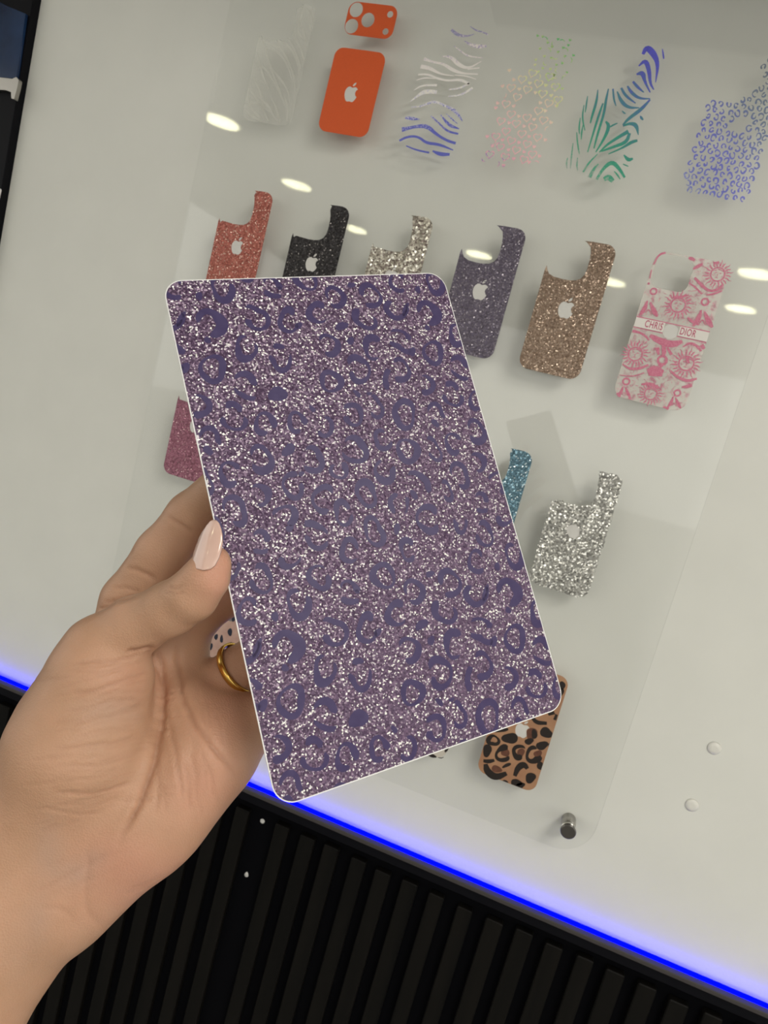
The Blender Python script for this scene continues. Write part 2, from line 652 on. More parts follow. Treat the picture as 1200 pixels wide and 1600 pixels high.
r = plain_skin(skin_outline(-482.5, -197, 63.5, 138, 38, 39), m_coral, 'coral red glitter phone skin with an open camera notch', (-451, -130.5, 15))
r = plain_skin(skin_outline(-385.5, -197.5, 63, 138, 37.5, 39), m_dark, 'black glitter phone skin beside the coral red one', (-353.6, -130, 15))
r = plain_skin(skin_outline(-388.0 + 100, -203, 63, 138, 36, 37), m_champ, 'champagne leopard glitter phone skin half hidden by the held sheet', (-257.5, -134, 15))
plain_skin(skin_outline(-486, 20, 64, 134, 36, 37), m_pink, 'rose pink glitter phone skin at the left edge of the acrylic sheet', (-454.5, 87, 15))
plain_skin(skin_outline(-116, 13, 64, 138, 38, 39), m_blue, 'pale blue glitter phone skin peeking out beside the held sheet', (-84, 81, 15))

# orange pair
plain_skin(rounded(WX(-384.3), WX(-324), WZ(-272.8), WZ(-361.8), 0.010), m_orange, 'plain orange phone skin with a logo cut-out', (-354.4, -316.2, 15.2))
circ = lambda x, z, rr, n=28: [(WX(x + rr * math.cos(2 * math.pi * k / n)), WZ(z + rr * math.sin(2 * math.pi * k / n))) for k in range(n)]
me = cut_sheet('film', [rounded(WX(-380.2), WX(-323), WZ(-375.8), WZ(-409.6), 0.0095)] + [circ(*c) for c in ((-371.0, -401.4, 7.6), (-372.0, -384.4, 7.6), (-354.8, -392.6, 7.5), (-331.0, -400.9, 3.4), (-331.6, -383.3, 3.4))], TS, YS)
me.transform(Matrix.Translation((0.3516, 0, -WZ(-392.7))))
o = link('camera_plate_skin', me, m_orange, None, (-0.3516, 0, WZ(-392.7)))
tag(o, 'orange camera plate skin with five lens holes', 'phone skin', 'phone skins on the acrylic sheet')


# ring-shaped spot in 2-D: outer ellipse with gaps, thickness varies
def rosette(rg, a, b, rot, th, gaps, n=26):
    """returns list of (rail A, rail B) pairs, centred on 0, y down"""
    ph1, ph2, ph3 = (rg.uniform(0, 6.28) for _ in range(3))

    def rad(t):
        return 1 + .08 * math.sin(2 * t + ph1) + .06 * math.sin(3 * t + ph2)

    def tk(t):
        return th * (1 + .32 * math.sin(t + ph3) + .2 * math.sin(2 * t + ph1))
    cr, sr = math.cos(math.radians(rot)), math.sin(math.radians(rot))
    spans = []
    if not gaps:
        spans = [(0, 360, True)]
    else:
        g = sorted((c % 360, w_) for c, w_ in gaps)
        for i, (c, w_) in enumerate(g):
            c2, w2 = g[(i + 1) % len(g)]
            s0, s1 = c + w_ / 2, c2 - w2 / 2 + (360 if i == len(g) - 1 else 0)
            if s1 - s0 > 8:
                spans.append((s0, s1, False))
    out = []
    for s0, s1, closed in spans:
        A, B = [], []
        m = max(5, int(n * (s1 - s0) / 360))
        for k in range(m + 1):
            u = k / m
            t = math.radians(s0 + (s1 - s0) * u)
            # t is an image angle; turn it into the ellipse frame
            tt = t - math.radians(rot)
            den = math.hypot(math.cos(tt) / a, math.sin(tt) / b)
            ro = rad(t) / den
            e = 1.0 if closed else min(1.0, math.sqrt(max(0.0, 1 - (2 * u - 1) ** 6)) + 0.12)
            d = tk(t) * e
            mid = ro - tk(t) / 2
            A.append(((mid + d / 2) * math.cos(t), (mid + d / 2) * math.sin(t)))
            B.append((max(0.3, mid - d / 2) * math.cos(t), max(0.3, mid - d / 2) * math.sin(t)))
        out.append((A, B))
    return out


def blob(rg, a, b, rot, n=12):
    ph = rg.uniform(0, 6.28)
    cr, sr = math.cos(math.radians(rot)), math.sin(math.radians(rot))
    p = []
    for k in range(n):
        t = 2 * math.pi * k / n
        q = 1 + .14 * math.sin(2 * t + ph) + .1 * math.sin(3 * t - ph)
        x, y = a * q * math.cos(t), b * q * math.sin(t)
        p.append((x * cr - y * sr, x * sr + y * cr))
    return p


def leopard_glitter(poly, m, mspot, label, logo, seed, pitch=7.0, hot=None):
    """glitter skin whose small smooth rosettes stand a hair proud of the flakes"""
    e = skin_root(poly, label)
    lg = apple(*logo)
    piece(e, 'film', cut_sheet('film', [poly] + lg, TS, YS), m)
    cutout_fill(e, lg)
    rg = random.Random(seed)
    ms = []
    a = np.array(poly)
    row = 0
    z = a[:, 1].min() + .003
    while z < a[:, 1].max() - .002:
        x = a[:, 0].min() + .003 + (pitch / 2000 if row % 2 else 0)
        while x < a[:, 0].max() - .002:
            c = (x + rg.uniform(-.001, .001), z + rg.uniform(-.001, .001))
            R = rg.uniform(2.2, 3.1) / 1000
            gp = [(rg.uniform(0, 360), rg.uniform(50, 130))]
            rot = rg.uniform(0, 180)
            for A, B in rosette(rg, R * 1000, R * 850, rot, 1.05, gp, 14):
                A = [(c[0] + p / 1000, c[1] - q / 1000) for p, q in A]
                B = [(c[0] + p / 1000, c[1] - q / 1000) for p, q in B]
                if all(inside(p, poly) and not inside(p, lg[0]) for p in A + B):
                    ms.append(strip_mesh('s', A, B, YS - TS - .00001, .00008))
            x += pitch / 1000
        z += pitch * .86 / 1000
        row += 1
    piece(e, 'leopard_print', join_meshes('leopard_print', ms), mspot, 'stuff')
    return e


m_psp = mat('violet_foil', (.12, .10, .145), .28, .6)
m_bsp = mat('bronze_foil', (.27, .195, .145), .25, .65)
leopard_glitter(skin_outline(-188, -209.5, 64.5, 138, 31, 31), m_purp, m_psp, 'dark violet leopard glitter phone skin above the held sheet corner', (-155.6, -139.5, 16), 3)
leopard_glitter(skin_outline(-95.2, -210.6, 65.2, 139, 31.5, 31.5), m_bronze, m_bsp, 'bronze brown leopard glitter phone skin', (-62.6, -139.8, 16), 4)

# silver glitter on clear film: ragged flakes only
poly = skin_outline(-20.5, 12, 64, 136, 37, 42)
rg = random.Random(8)
rag = []
q = np.array(smooth_loop(poly, 0))
for i in range(len(q)):
    p0, p1 = q[i], q[(i + 1) % len(q)]
    n_ = max(1, int(np.linalg.norm(p1 - p0) / .0016))
    for k in range(n_):
        rag.append(tuple(p0 + (p1 - p0) * k / n_ + np.array([rg.uniform(-.0008, .0008), rg.uniform(-.0008, .0008)])))
hole = [(WX(10.3 + (7 + rg.uniform(-.9, .9)) * math.cos(t_ * .4)), WZ(81 + (7.2 + rg.uniform(-.9, .9)) * math.sin(t_ * .4))) for t_ in range(15)]
me = cut_sheet('film', [rag, hole], TS, YS)
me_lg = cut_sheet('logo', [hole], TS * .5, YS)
cx, cz = centre(rag)
me.transform(Matrix.Translation((-cx, 0, -cz)))
o = link('phone_skin', me, m_silver, None, (cx, 0, cz))
tag(o, 'sparkling silver glitter phone skin with ragged edges', 'phone skin', 'phone skins on the acrylic sheet')
piece(o, 'logo', me_lg, m_cut_fill)  # added pale fill, lightens the shade seen through the round hole

# ---- striped holographic skins, drawn stroke by stroke
S1 = .72 / 3.75 / 1000


def strokes(root, o, s, data, m, name='stripe', scale=1.0):
    for pts, wd in data:
        P = px2(o, s, pts)
        wv = [x_ * .70 / s / 1000 * scale for x_ in wd]
        if len(wv) < len(P):
            wv = list(np.interp(np.linspace(0, 1, len(P)), np.linspace(0, 1, len(wv)), wv))
        A, B = ribbon(P, wv)
        piece(root, name, strip_mesh(name, A, B, YS, .00015), m)


poly = skin_outline(-285, -400, 64, 130, 32, 36)
e = skin_root(poly, 'holographic zebra phone skin with white and violet stripes')
m_h1 = holo('holo_white_violet', [(.0, (.15, .17, .62)), (.22, (.17, .19, .66)), (.36, (.75, .72, .85)), (.5, (1, .97, .92)), (.75, (1, .93, .90)), (.9, (.50, .42, .66)), (1, (.36, .40, .58))], (-.25, 1), .13)
strokes(e, (600, 0), 3.75, [
    ([(395, 175), (430, 205), (480, 215), (530, 200)], [14, 18, 10, 3]), ([(505, 155), (540, 180), (585, 190), (610, 205)], [3, 8, 6, 10]),
    ([(470, 240), (510, 265), (560, 275), (600, 270)], [4, 16, 22, 12]), ([(410, 270), (450, 300), (490, 330), (580, 340)], [3, 8, 10, 4]),
    ([(340, 330), (395, 335), (430, 375), (490, 405), (570, 360)], [4, 18, 24, 12, 4]), ([(490, 405), (525, 402), (560, 398)], [8, 7, 6]),
    ([(235, 345), (290, 365), (350, 375), (400, 410), (460, 432), (550, 435)], [18, 10, 14, 20, 10, 7]), ([(215, 390), (270, 400), (330, 435), (410, 445)], [22, 20, 10, 4]),
    ([(415, 440), (480, 445), (540, 465)], [4, 8, 4]), ([(200, 438), (260, 435), (310, 460), (380, 475), (440, 465), (500, 490)], [8, 10, 12, 10, 14, 14]),
    ([(380, 525), (440, 520), (500, 490)], [8, 10, 12]), ([(175, 530), (220, 500), (310, 500)], [4, 10, 12]), ([(190, 470), (240, 455), (300, 462)], [4, 8, 4]),
    ([(155, 595), (200, 560), (240, 535), (310, 540)], [4, 14, 26, 18]), ([(375, 565), (450, 560), (520, 515)], [4, 10, 14]),
    ([(160, 628), (220, 625), (290, 590), (360, 620), (420, 650), (460, 710)], [6, 8, 16, 10, 20, 4]), ([(125, 690), (160, 695), (210, 700)], [14, 22, 4]),
    ([(275, 680), (320, 720), (370, 770), (435, 785)], [8, 8, 12, 10]), ([(330, 670), (380, 735), (440, 755)], [3, 20, 6]), ([(365, 668), (400, 700), (430, 725)], [3, 8, 3]),
    ([(105, 760), (170, 745), (250, 735), (310, 790), (370, 825), (420, 840)], [26, 14, 26, 14, 14, 14]), ([(90, 825), (140, 800), (200, 800), (250, 840), (320, 845), (405, 880)], [12, 14, 12, 16, 16, 6]),
    ([(130, 855), (190, 880), (265, 895)], [6, 10, 10]), ([(285, 885), (330, 905), (385, 905)], [8, 24, 14])], m_h1)

poly = skin_outline(-104, -402, 64, 130, 40, 45)
e = skin_root(poly, 'holographic zebra phone skin turning from green to deep blue')
m_h2 = holo('holo_green_blue', [(.0, (.42, .50, .45)), (.15, (.10, .45, .28)), (.35, (.05, .36, .26)), (.5, (.10, .30, .33)), (.65, (.10, .26, .42)), (.78, (.14, .15, .62)), (1, (.15, .15, .80))], (.55, .85), .135)
lw = [4, 9, 4]
strokes(e, (860, 0), 3.53, [
    ([(510, 300), (530, 260), (565, 290), (595, 350), (580, 455)], [14, 26, 30, 18, 4]), ([(617, 270), (622, 298), (625, 325)], [3, 8, 6]),
    ([(487, 365), (525, 330), (545, 390), (550, 460), (570, 495)], [6, 22, 20, 12, 6]), ([(475, 410), (510, 400), (520, 450), (550, 510)], [8, 26, 12, 6]),
    ([(455, 450), (480, 480), (515, 510)], [10, 14, 5]), ([(425, 475), (445, 510), (490, 545), (550, 545)], [8, 16, 12, 5]), ([(390, 485), (415, 530), (470, 570)], [10, 14, 5]),
    ([(368, 505), (390, 560), (430, 595), (490, 595)], [6, 18, 14, 5]), ([(345, 490), (350, 550), (362, 585)], [8, 10, 4]), ([(320, 490), (305, 560), (295, 630), (260, 740), (240, 820)], [6, 14, 12, 12, 6]),
    ([(262, 495), (255, 560), (230, 640), (220, 680)], [4, 14, 12, 6]), ([(290, 570), (265, 640), (235, 740), (205, 840)], [8, 12, 10, 5]), ([(550, 550), (500, 605), (430, 655), (400, 690)], [8, 20, 16, 8]),
    ([(305, 670), (325, 695), (300, 760), (250, 840)], [8, 20, 14, 6]), ([(370, 680), (350, 688), (330, 700)], [5, 9, 8]), ([(400, 695), (440, 680), (475, 690), (485, 745)], [8, 14, 22, 3]),
    ([(430, 725), (370, 760), (310, 800), (270, 840)], [20, 16, 12, 6]), ([(437, 735), (420, 785), (350, 810), (280, 835)], [14, 20, 14, 8]), ([(480, 775), (445, 785), (400, 815), (320, 850)], [12, 18, 10, 5]),
    ([(495, 640), (502, 652), (512, 662)], [5, 14, 5]), ([(405, 855), (430, 885), (455, 875)], [6, 20, 10]), ([(400, 905), (415, 912), (430, 918)], [4, 6, 4]), ([(215, 980), (240, 930), (265, 905)], [20, 14, 5]),
    ([(255, 990), (290, 930), (340, 890), (380, 930), (410, 980)], [12, 16, 22, 16, 10]), ([(295, 990), (320, 975), (345, 1000)], [20, 30, 20]), ([(180, 950), (210, 900), (260, 850)], [8, 10, 4]),
    ([(185, 580), (175, 650), (190, 720)], lw), ([(165, 650), (158, 700), (160, 740)], lw), ([(145, 730), (150, 800), (160, 850)], lw), ([(125, 790), (115, 870), (110, 930)], lw), ([(95, 870), (88, 900), (92, 930)], lw),
    ([(180, 690), (172, 730), (170, 770)], lw), ([(150, 870), (145, 910), (150, 940)], lw), ([(205, 530), (198, 580), (192, 620)], lw), ([(395, 612), (405, 622), (415, 628)], lw), ([(352, 945), (370, 965), (385, 990)], lw)], m_h2)

# clear embossed zebra skin
poly = skin_outline(-481, -401, 63, 130, 44, 38)
e = skin_root(poly, 'clear embossed zebra phone skin, almost colourless, beside the orange one')
m_clear = film('clear_emboss', (.86, .85, .78), .50, .25)
m_clear0 = film('clear_film', (.82, .81, .74), .16, .3)
piece(e, 'film', cut_sheet('film', [poly], .0001, YS), m_clear0)
rg = random.Random(21)
base = [[(235, 225), (265, 330), (300, 450), (350, 570), (390, 680)], [(330, 250), (380, 340), (430, 450), (450, 560)], [(400, 240), (450, 330), (480, 430)], [(500, 30), (480, 120), (460, 210), (520, 260)],
        [(555, 40), (530, 130), (545, 200)], [(210, 330), (240, 470), (280, 560)], [(180, 480), (230, 580), (250, 700)], [(150, 580), (170, 680), (230, 740)], [(290, 600), (330, 680), (350, 770)],
        [(300, 430), (340, 480), (400, 560), (415, 640)], [(520, 50), (560, 110), (555, 170)], [(130, 650), (200, 640), (280, 690), (330, 750)], [(260, 300), (330, 320), (400, 400), (430, 520)],
        [(470, 140), (500, 200), (515, 300)], [(440, 230), (480, 300), (500, 380)], [(200, 400), (250, 420), (320, 520), (370, 640)], [(160, 560), (220, 640), (280, 760)], [(380, 600), (400, 680), (395, 760)],
        [(240, 260), (300, 280), (350, 300)], [(220, 620), (270, 650), (310, 720)], [(140, 700), (180, 730), (240, 762)], [(350, 250), (420, 300), (465, 400), (470, 480)]]
strokes(e, (350, 0), 4.0, [(b_, [4, 13, 10, 4]) for b_ in base], m_clear, 'ridge')

# hearts
poly = skin_outline(-194, -400, 64, 132, 28, 38)
e = skin_root(poly, 'holographic phone skin of pink heart outlines fading to green')
m_h3 = holo('holo_pink_green', [(.0, (.45, .25, .62)), (.14, (1, .55, .64)), (.4, (1, .70, .66)), (.58, (1, .86, .66)), (.72, (.80, .90, .40)), (.86, (.40, .70, .30)), (1, (.08, .65, .22))], (.5, .87), .150, .0016)
up = np.array(px2((600, 0), 3.75, [(840, 700), (905, 430)]))
lean = math.atan2(up[1][0] - up[0][0], up[1][1] - up[0][1])


def heart(c, s, n=26, rot=0.0):
    p = []
    for k in range(n):
        t = 2 * math.pi * k / n
        x = 16 * math.sin(t) ** 3 / 17.0
        y = (13 * math.cos(t) - 5 * math.cos(2 * t) - 2 * math.cos(3 * t) - math.cos(4 * t)) / 17.0
        p.append((c[0] + s * (x * math.cos(rot) + y * math.sin(rot)), c[1] + s * (-x * math.sin(rot) + y * math.cos(rot))))
    return p


for c in px2((600, 0), 3.75, [(745, 515), (840, 525), (905, 490), (970, 450), (930, 550), (780, 570), (965, 605), (715, 610), (905, 650), (745, 670), (838, 690), (935, 705), (685, 710), (775, 725), (870, 745), (715, 770),
                              (900, 805), (808, 785), (745, 825), (838, 845), (680, 860), (775, 880), (870, 905), (620, 905), (710, 920), (1005, 510), (870, 430), (810, 465), (655, 800), (820, 935), (1020, 585)]):
    rt = rg.uniform(-.15, .15)
    A, B = heart(c, .0052, rot=rt), heart(c, .0038, rot=rt)
    piece(e, 'heart', strip_mesh('heart', A + A[:1], B + B[:1], YS, .00015), m_h3)
for i, c in enumerate(px2((600, 0), 3.75, [(760, 468), (855, 487), (948, 500), (793, 522), (888, 543), (980, 560), (760, 622), (915, 603), (1010, 620), (790, 682), (880, 700), (978, 718), (820, 740), (945, 650), (850, 800), (945, 820),
                              (790, 835), (695, 820), (880, 860), (635, 855), (730, 878), (820, 890), (910, 915), (850, 950), (760, 930), (700, 970), (605, 800), (665, 605), (655, 632), (695, 505), (735, 412), (733, 720), (900, 210), (930, 215),
                              (1020, 230), (1080, 265), (1110, 325), (1020, 305), (985, 275), (960, 250), (1050, 280), (915, 285), (940, 330), (980, 340), (1045, 370), (975, 405), (1072, 425), (1045, 520), (890, 350), (885, 380), (1000, 440),
                              (930, 400), (905, 420), (1090, 235), (1060, 330), (1010, 380)])):
    piece(e, 'small_heart', cut_sheet('small_heart', [heart(c, .0022 if i < 32 else .0016, 14, rg.uniform(-.4, .4))], .00015, YS), m_h3)
for c in px2((600, 0), 3.75, [(940, 235), (1000, 255), (1060, 300), (960, 300), (1005, 330), (1085, 355), (950, 365), (1020, 410), (1060, 460), (900, 450), (1000, 475), (1040, 250), (700, 560), (640, 830), (590, 930), (660, 960), (890, 960), (960, 760)]):
    a0 = rg.uniform(0, 6.28)
    P = [(c[0] + .0030 * math.cos(a0 + k * .7), c[1] + .0030 * math.sin(a0 + k * .7)) for k in range(4)]
    A, B = ribbon(P, [.0004, .0009, .0009, .0004])
    piece(e, 'swirl', strip_mesh('swirl', A, B, YS, .00015), m_h3)

# holographic leopard skin
poly = skin_outline(11, -404, 66, 132, 38, 38)
e = skin_root(poly, 'holographic leopard phone skin in lilac at the right edge')
m_h4 = holo('holo_lilac', [(.0, (.40, .44, .60)), (.2, (.15, .17, .62)), (.42, (.20, .21, .66)), (.55, (.17, .22, .44)), (.7, (.20, .25, .33)), (.85, (.24, .27, .34)), (1, (.34, .36, .38))], (.7, .7), .15)
rg = random.Random(12)
z, row = -401.0, 0
while z < -270:
    x = 14.0 + (3.3 if row % 2 else 0)
    while x < 76:
        c = (x + rg.uniform(-.9, .9), z + rg.uniform(-.9, .9))
        R = rg.uniform(2.2, 3.3)
        if inside((WX(c[0]), WZ(c[1])), poly) and math.hypot(c[0] - 47, c[1] + 343) > 8:
            parts = rosette(rg, R * 1.12, R * .88, rg.uniform(50, 120), 1.45, [(rg.uniform(0, 360), rg.uniform(20, 85))], 16)
            for A, B in parts:
                A = [(WX(c[0] + p), WZ(c[1] + q)) for p, q in A]
                B = [(WX(c[0] + p), WZ(c[1] + q)) for p, q in B]
                piece(e, 'rosette', strip_mesh('rosette', A, B, YS, .00015), m_h4)
        x += 7.0
    z += 6.3
    row += 1

# ---- pink toile skin with lettering
dio = (930, 370)
dsx = 4.444
out = rounded(WX(7.3), WX(79), WZ(-65.4), WZ(-214), (.012, .012, .012, .012))
hole = rounded(WX(10.2), WX(46), WZ(-178.5), WZ(-212.3), .0085)
root = skin_root(out, 'white phone skin printed with pink suns and lettering')
m_base = film('milky_film', (.80, .76, .70), .55, .4)
t = NT(m_base)
nz = t.n('ShaderNodeTexNoise', Scale=170.0, Detail=6.0)
t.l(t.coord(), nz.inputs['Vector'])
t.l(t.ramp(nz.outputs[0], [(.50, (.80, .76, .70)), (.60, (.76, .56, .56)), (.68, (.66, .30, .38))]), t.b.inputs['Base Color'])
m_pk = noisy('pink_print', (.58, .14, .24), (.66, .24, .33), 700.0, .5)
hub = [(WX(43.5 + 7.6 * math.cos(t_ * .35)), WZ(-139.8 + 7.2 * math.sin(t_ * .35))) for t_ in range(18)]
piece(root, 'film', cut_sheet('film', [out, hole, hub], TS, YS), m_base)
o = piece(root, 'logo', cut_sheet('logo', [hub], TS * .5, YS), m_cut_fill)  # added pale fill over the shaded wall in the hub hole
o['label'] = 'pale film added in the round gap to brighten the wall behind'
YP0 = YS - TS - .00002
YP = YP0
LAYER = [0]


def next_layer():
    LAYER[0] = (LAYER[0] + 1) % 12
    return YP0 - LAYER[0] * .000045



def dstroke(pts, wd, name='scroll', lighten=False):
    P = px2(dio, dsx, pts)
    wv = [x_ * .70 / dsx / 1000 for x_ in wd]
    if len(wv) < len(P):
        wv = list(np.interp(np.linspace(0, 1, len(P)), np.linspace(0, 1, len(wv)), wv))
    A, B = ribbon(P, wv)
    return strip_mesh(name, A, B, next_layer(), .00004)


def sun(cx, cz, R, seed):
    g_ = random.Random(seed)
    YP = next_layer()
    ms = []
    (x, z), = px2(dio, dsx, [(cx, cz)])
    R = R * .70 / dsx / 1000
    ring = lambda rr, n=22: [(x + rr * math.cos(2 * math.pi * k / n), z + rr * math.sin(2 * math.pi * k / n)) for k in range(n + 1)]
    ms.append(strip_mesh('r', ring(R * .50), ring(R * .40), YP, .00004))
    for k in range(20):
        a_ = 2 * math.pi * k / 20 + g_.uniform(-.05, .05)
        L_ = R * (1.0 if k % 2 else .85)
        P = [(x + rr * math.cos(a_ + w_), z + rr * math.sin(a_ + w_)) for rr, w_ in ((R * .54, 0), (R * .68, .06), (R * .82, -.05), (L_, .02))]
        A, B = ribbon(P, [R * .10, R * .09, R * .06, R * .015])
        ms.append(strip_mesh('r', A, B, YP, .00004))
    for (dx, dz, L_, wv, an) in ((-.15, .1, .16, .07, .2), (.15, .1, .16, .07, -.2), (0, -.04, .2, .05, 1.5), (0, -.22, .2, .06, 0), (-.2, .26, .2, .06, .5), (.2, .28, .22, .06, -.4), (.02, .32, .2, .08, 0)):
        P = [(x + R * (dx - L_ / 2 * math.cos(an)), z + R * (dz - L_ / 2 * math.sin(an))), (x + R * dx, z + R * dz), (x + R * (dx + L_ / 2 * math.cos(an)), z + R * (dz + L_ / 2 * math.sin(an)))]
        A, B = ribbon(P, [R * wv * .4, R * wv, R * wv * .4])
        ms.append(strip_mesh('r', A, B, YP, .00004))
    piece(root, 'sun_motif', join_meshes('sun_motif', ms), m_pk)


for i, a_ in enumerate([(850, 262, 92), (575, 475, 98), (278, 815, 96), (632, 880, 100), (385, 1090, 84)]):
    sun(*a_, i)
for (cx, cz, R) in ((405, 380, 24), (762, 453, 26), (215, 1005, 26), (570, 1085, 24), (465, 858, 34)):
    (x, z), = px2(dio, dsx, [(cx, cz)])
    R = R * .70 / dsx / 1000
    rr = lambda q_: [(x + R * q_ * math.cos(2 * math.pi * k / 20), z + R * q_ * math.sin(2 * math.pi * k / 20)) for k in range(21)]
    piece(root, 'ring_motif', strip_mesh('ring_motif', rr(1.0), rr(.55), YP, .00004), m_pk)
for (cx, cz, s_) in ((370, 500, 1.0), (745, 570, 1.1), (200, 1076, .72), (548, 1150, .75)):
    for pts, wd in (([(-62, 45), (-30, 10), (-8, -55)], [10, 34, 8]), ([(62, 55), (38, 20), (12, -45)], [12, 36, 8]), ([(-20, 30), (0, 0), (20, 40)], [4, 8, 4])):
        piece(root, 'figure_motif', dstroke([(cx + x_ * s_, cz + y_ * s_) for x_, y_ in pts], [q_ * s_ for q_ in wd]), m_pk)
for pts, wd in (
        ([(690, 285), (740, 340), (790, 380), (850, 370), (890, 330)], [14, 20, 14, 18, 12]), ([(770, 405), (820, 400), (880, 375)], [8, 14, 10]), ([(680, 225), (715, 205), (745, 190)], [12, 24, 14]), ([(648, 148), (672, 155), (692, 165)], [14, 24, 8]),
        ([(488, 112), (440, 125), (405, 195)], [14, 12, 8]), ([(390, 230), (378, 290)], [6, 8]), ([(365, 322), (378, 328)], [14, 14]), ([(650, 320), (700, 355), (740, 400)], [8, 12, 8]),
        ([(380, 685), (430, 715), (500, 745), (560, 745), (605, 725)], [20, 40, 46, 40, 18]), ([(258, 655), (310, 665), (350, 690), (375, 720)], [18, 14, 14, 10]), ([(430, 770), (440, 820)], [26, 14]), ([(500, 770), (530, 820)], [12, 20]),
        ([(365, 945), (410, 930), (470, 950)], [40, 76, 40]), ([(440, 885), (465, 905)], [14, 24]), ([(190, 885), (240, 920), (310, 915), (370, 890)], [8, 16, 20, 12]), ([(520, 930), (570, 975), (640, 1005), (705, 985)], [10, 18, 20, 12]),
        ([(600, 1045), (640, 1040), (672, 1030)], [10, 24, 20]), ([(170, 960), (260, 972), (340, 945)], [5, 9, 6]), ([(610, 765), (655, 735), (705, 755), (735, 795)], [8, 16, 16, 14]), ([(738, 750), (755, 780)], [24, 20]),
        ([(320, 1025), (380, 1020), (440, 1050)], [10, 24, 20]), ([(150, 1085), (175, 1110)], [16, 14]), ([(470, 1180), (510, 1195)], [10, 18]), ([(820, 185), (860, 180)], [14, 18]), ([(540, 415), (560, 425), (600, 418), (650, 405)], [12, 20, 18, 8]),
        ([(230, 1120), (250, 1125)], [14, 10]), ([(640, 560), (670, 590), (720, 612)], [8, 22, 10]), ([(470, 740), (480, 800), (470, 830)], [18, 30, 16]), ([(640, 830), (640, 860), (650, 880)], [18, 22, 10]), ([(295, 735), (300, 742)], [26, 26]), ([(350, 730), (354, 736)], [18, 18])):
    piece(root, 'scroll_motif', dstroke(pts, wd), m_pk)
rg = random.Random(77)
ms = []
for k in range(620):
    x, z = rg.uniform(9, 77), rg.uniform(-212, -68)
    p_ = (WX(x), WZ(z))
    if -150 < z < -133 or (z < -176 and x < 48):
        continue
    a_ = rg.uniform(0, 3.14)
    L_ = rg.uniform(.0006, .0022)
    A, B = ribbon([(p_[0] - L_ * math.cos(a_), p_[1] - L_ * math.sin(a_)), (p_[0] + .0003, p_[1]), (p_[0] + L_ * math.cos(a_), p_[1] + L_ * math.sin(a_))], [.0001, rg.uniform(.0003, .0007), .0001])
    ms.append(strip_mesh('h', A, B, YP, .00003))
piece(root, 'hatching', join_meshes('hatching', ms), m_pk, 'stuff')
for z, spans in ((-147.4, [(7.6, 79)]), (-136.8, [(7.6, 36.5), (50.5, 79)])):
    for a_, b_ in spans:
        piece(root, 'band_line', strip_mesh('band_line', [(WX(a_), WZ(z - .5)), (WX(b_), WZ(z - .5))], [(WX(a_), WZ(z + .5)), (WX(b_), WZ(z + .5))], YP, .00004), m_pk)
m_band = mat('ivory_band', (.78, .74, .69), .45)
m_let = mat('deep_pink_lettering', (.50, .09, .17), .5)
for a_, b_ in ((7.6, 36.2), (50.8, 78.8)):
    piece(root, 'band', strip_mesh('band', [(WX(a_), WZ(-146.8)), (WX(b_), WZ(-146.8))], [(WX(a_), WZ(-137.4)), (WX(b_), WZ(-137.4))], YP0 - .00055, .00003), m_band)
for body, x in (('CHRIS', 17.4), ('DIOR', 51.8)):
    me = text_mesh('lettering', body, .0098, .60, YP0 - .0006)
    me.transform(Matrix.Translation((WX(x), 0, WZ(-139.2))))
    piece(root, 'lettering', me, m_let)

# ---- brown leopard skin
poly = skin_outline(-14.5, 236, 67, 138, 38, 36)
root = skin_root(poly, 'tan and black leopard print phone skin below the held sheet')
m_tan = noisy('tan_print', (.34, .165, .088), (.44, .245, .135), 40.0, .45)
m_blk = mat('black_print', (.014, .008, .006), .4)
m_brn = noisy('brown_print', (.10, .035, .018), (.15, .055, .03), 200.0, .45)
lg = apple(20.5, 309.5, 15)
piece(root, 'film', cut_sheet('film', [poly] + lg, TS, YS), m_tan)
cutout_fill(root, lg)
lo, ls_ = (640, 980), 4.615
LCLIP = rounded(WX(-14.3), WX(52.3), WZ(373.8), WZ(236.2), .011)


def clip(poly, cl):
    for i in range(len(cl)):
        a_, b_ = cl[i], cl[(i + 1) % len(cl)]
        ex, ey = b_[0] - a_[0], b_[1] - a_[1]
        if ex * ex + ey * ey < 1e-16:
            continue
        outp = []
        for j in range(len(poly)):
            p, q_ = poly[j - 1], poly[j]
            dp = ex * (p[1] - a_[1]) - ey * (p[0] - a_[0])
            dq = ex * (q_[1] - a_[1]) - ey * (q_[0] - a_[0])
            if (dp >= 0) != (dq >= 0):
                t_ = dp / (dp - dq)
                outp.append((p[0] + (q_[0] - p[0]) * t_, p[1] + (q_[1] - p[1]) * t_))
            if dq >= 0:
                outp.append(q_)
        poly = outp
        if len(poly) < 3:
            return []
    return poly


rg = random.Random(3)


def lspot(cx, cy, a_, b_, rot=0, gaps=None, th=None, m=m_blk):
    a_, b_ = a_ * 1.1, b_ * 1.1

    def tr(p):
        return px2(lo, ls_, [(cx + x_, cy + y_) for x_, y_ in p])
    if gaps is None:
        lp_ = clip([tuple(p) for p in smooth_loop(tr(blob(rg, a_, b_, rot)), 1)][::-1], LCLIP)
        if len(lp_) < 3:
            return
        me = cut_sheet('spot', [lp_], .00004, YP if m is m_brn else YP - .00003)
        piece(root, 'spot', me, m)
    else:
        for A, B in rosette(rg, a_, b_, rot, th, gaps, 24):
            piece(root, 'spot', strip_mesh('spot', tr(A), tr(B), YP - .00003, .00004), m)


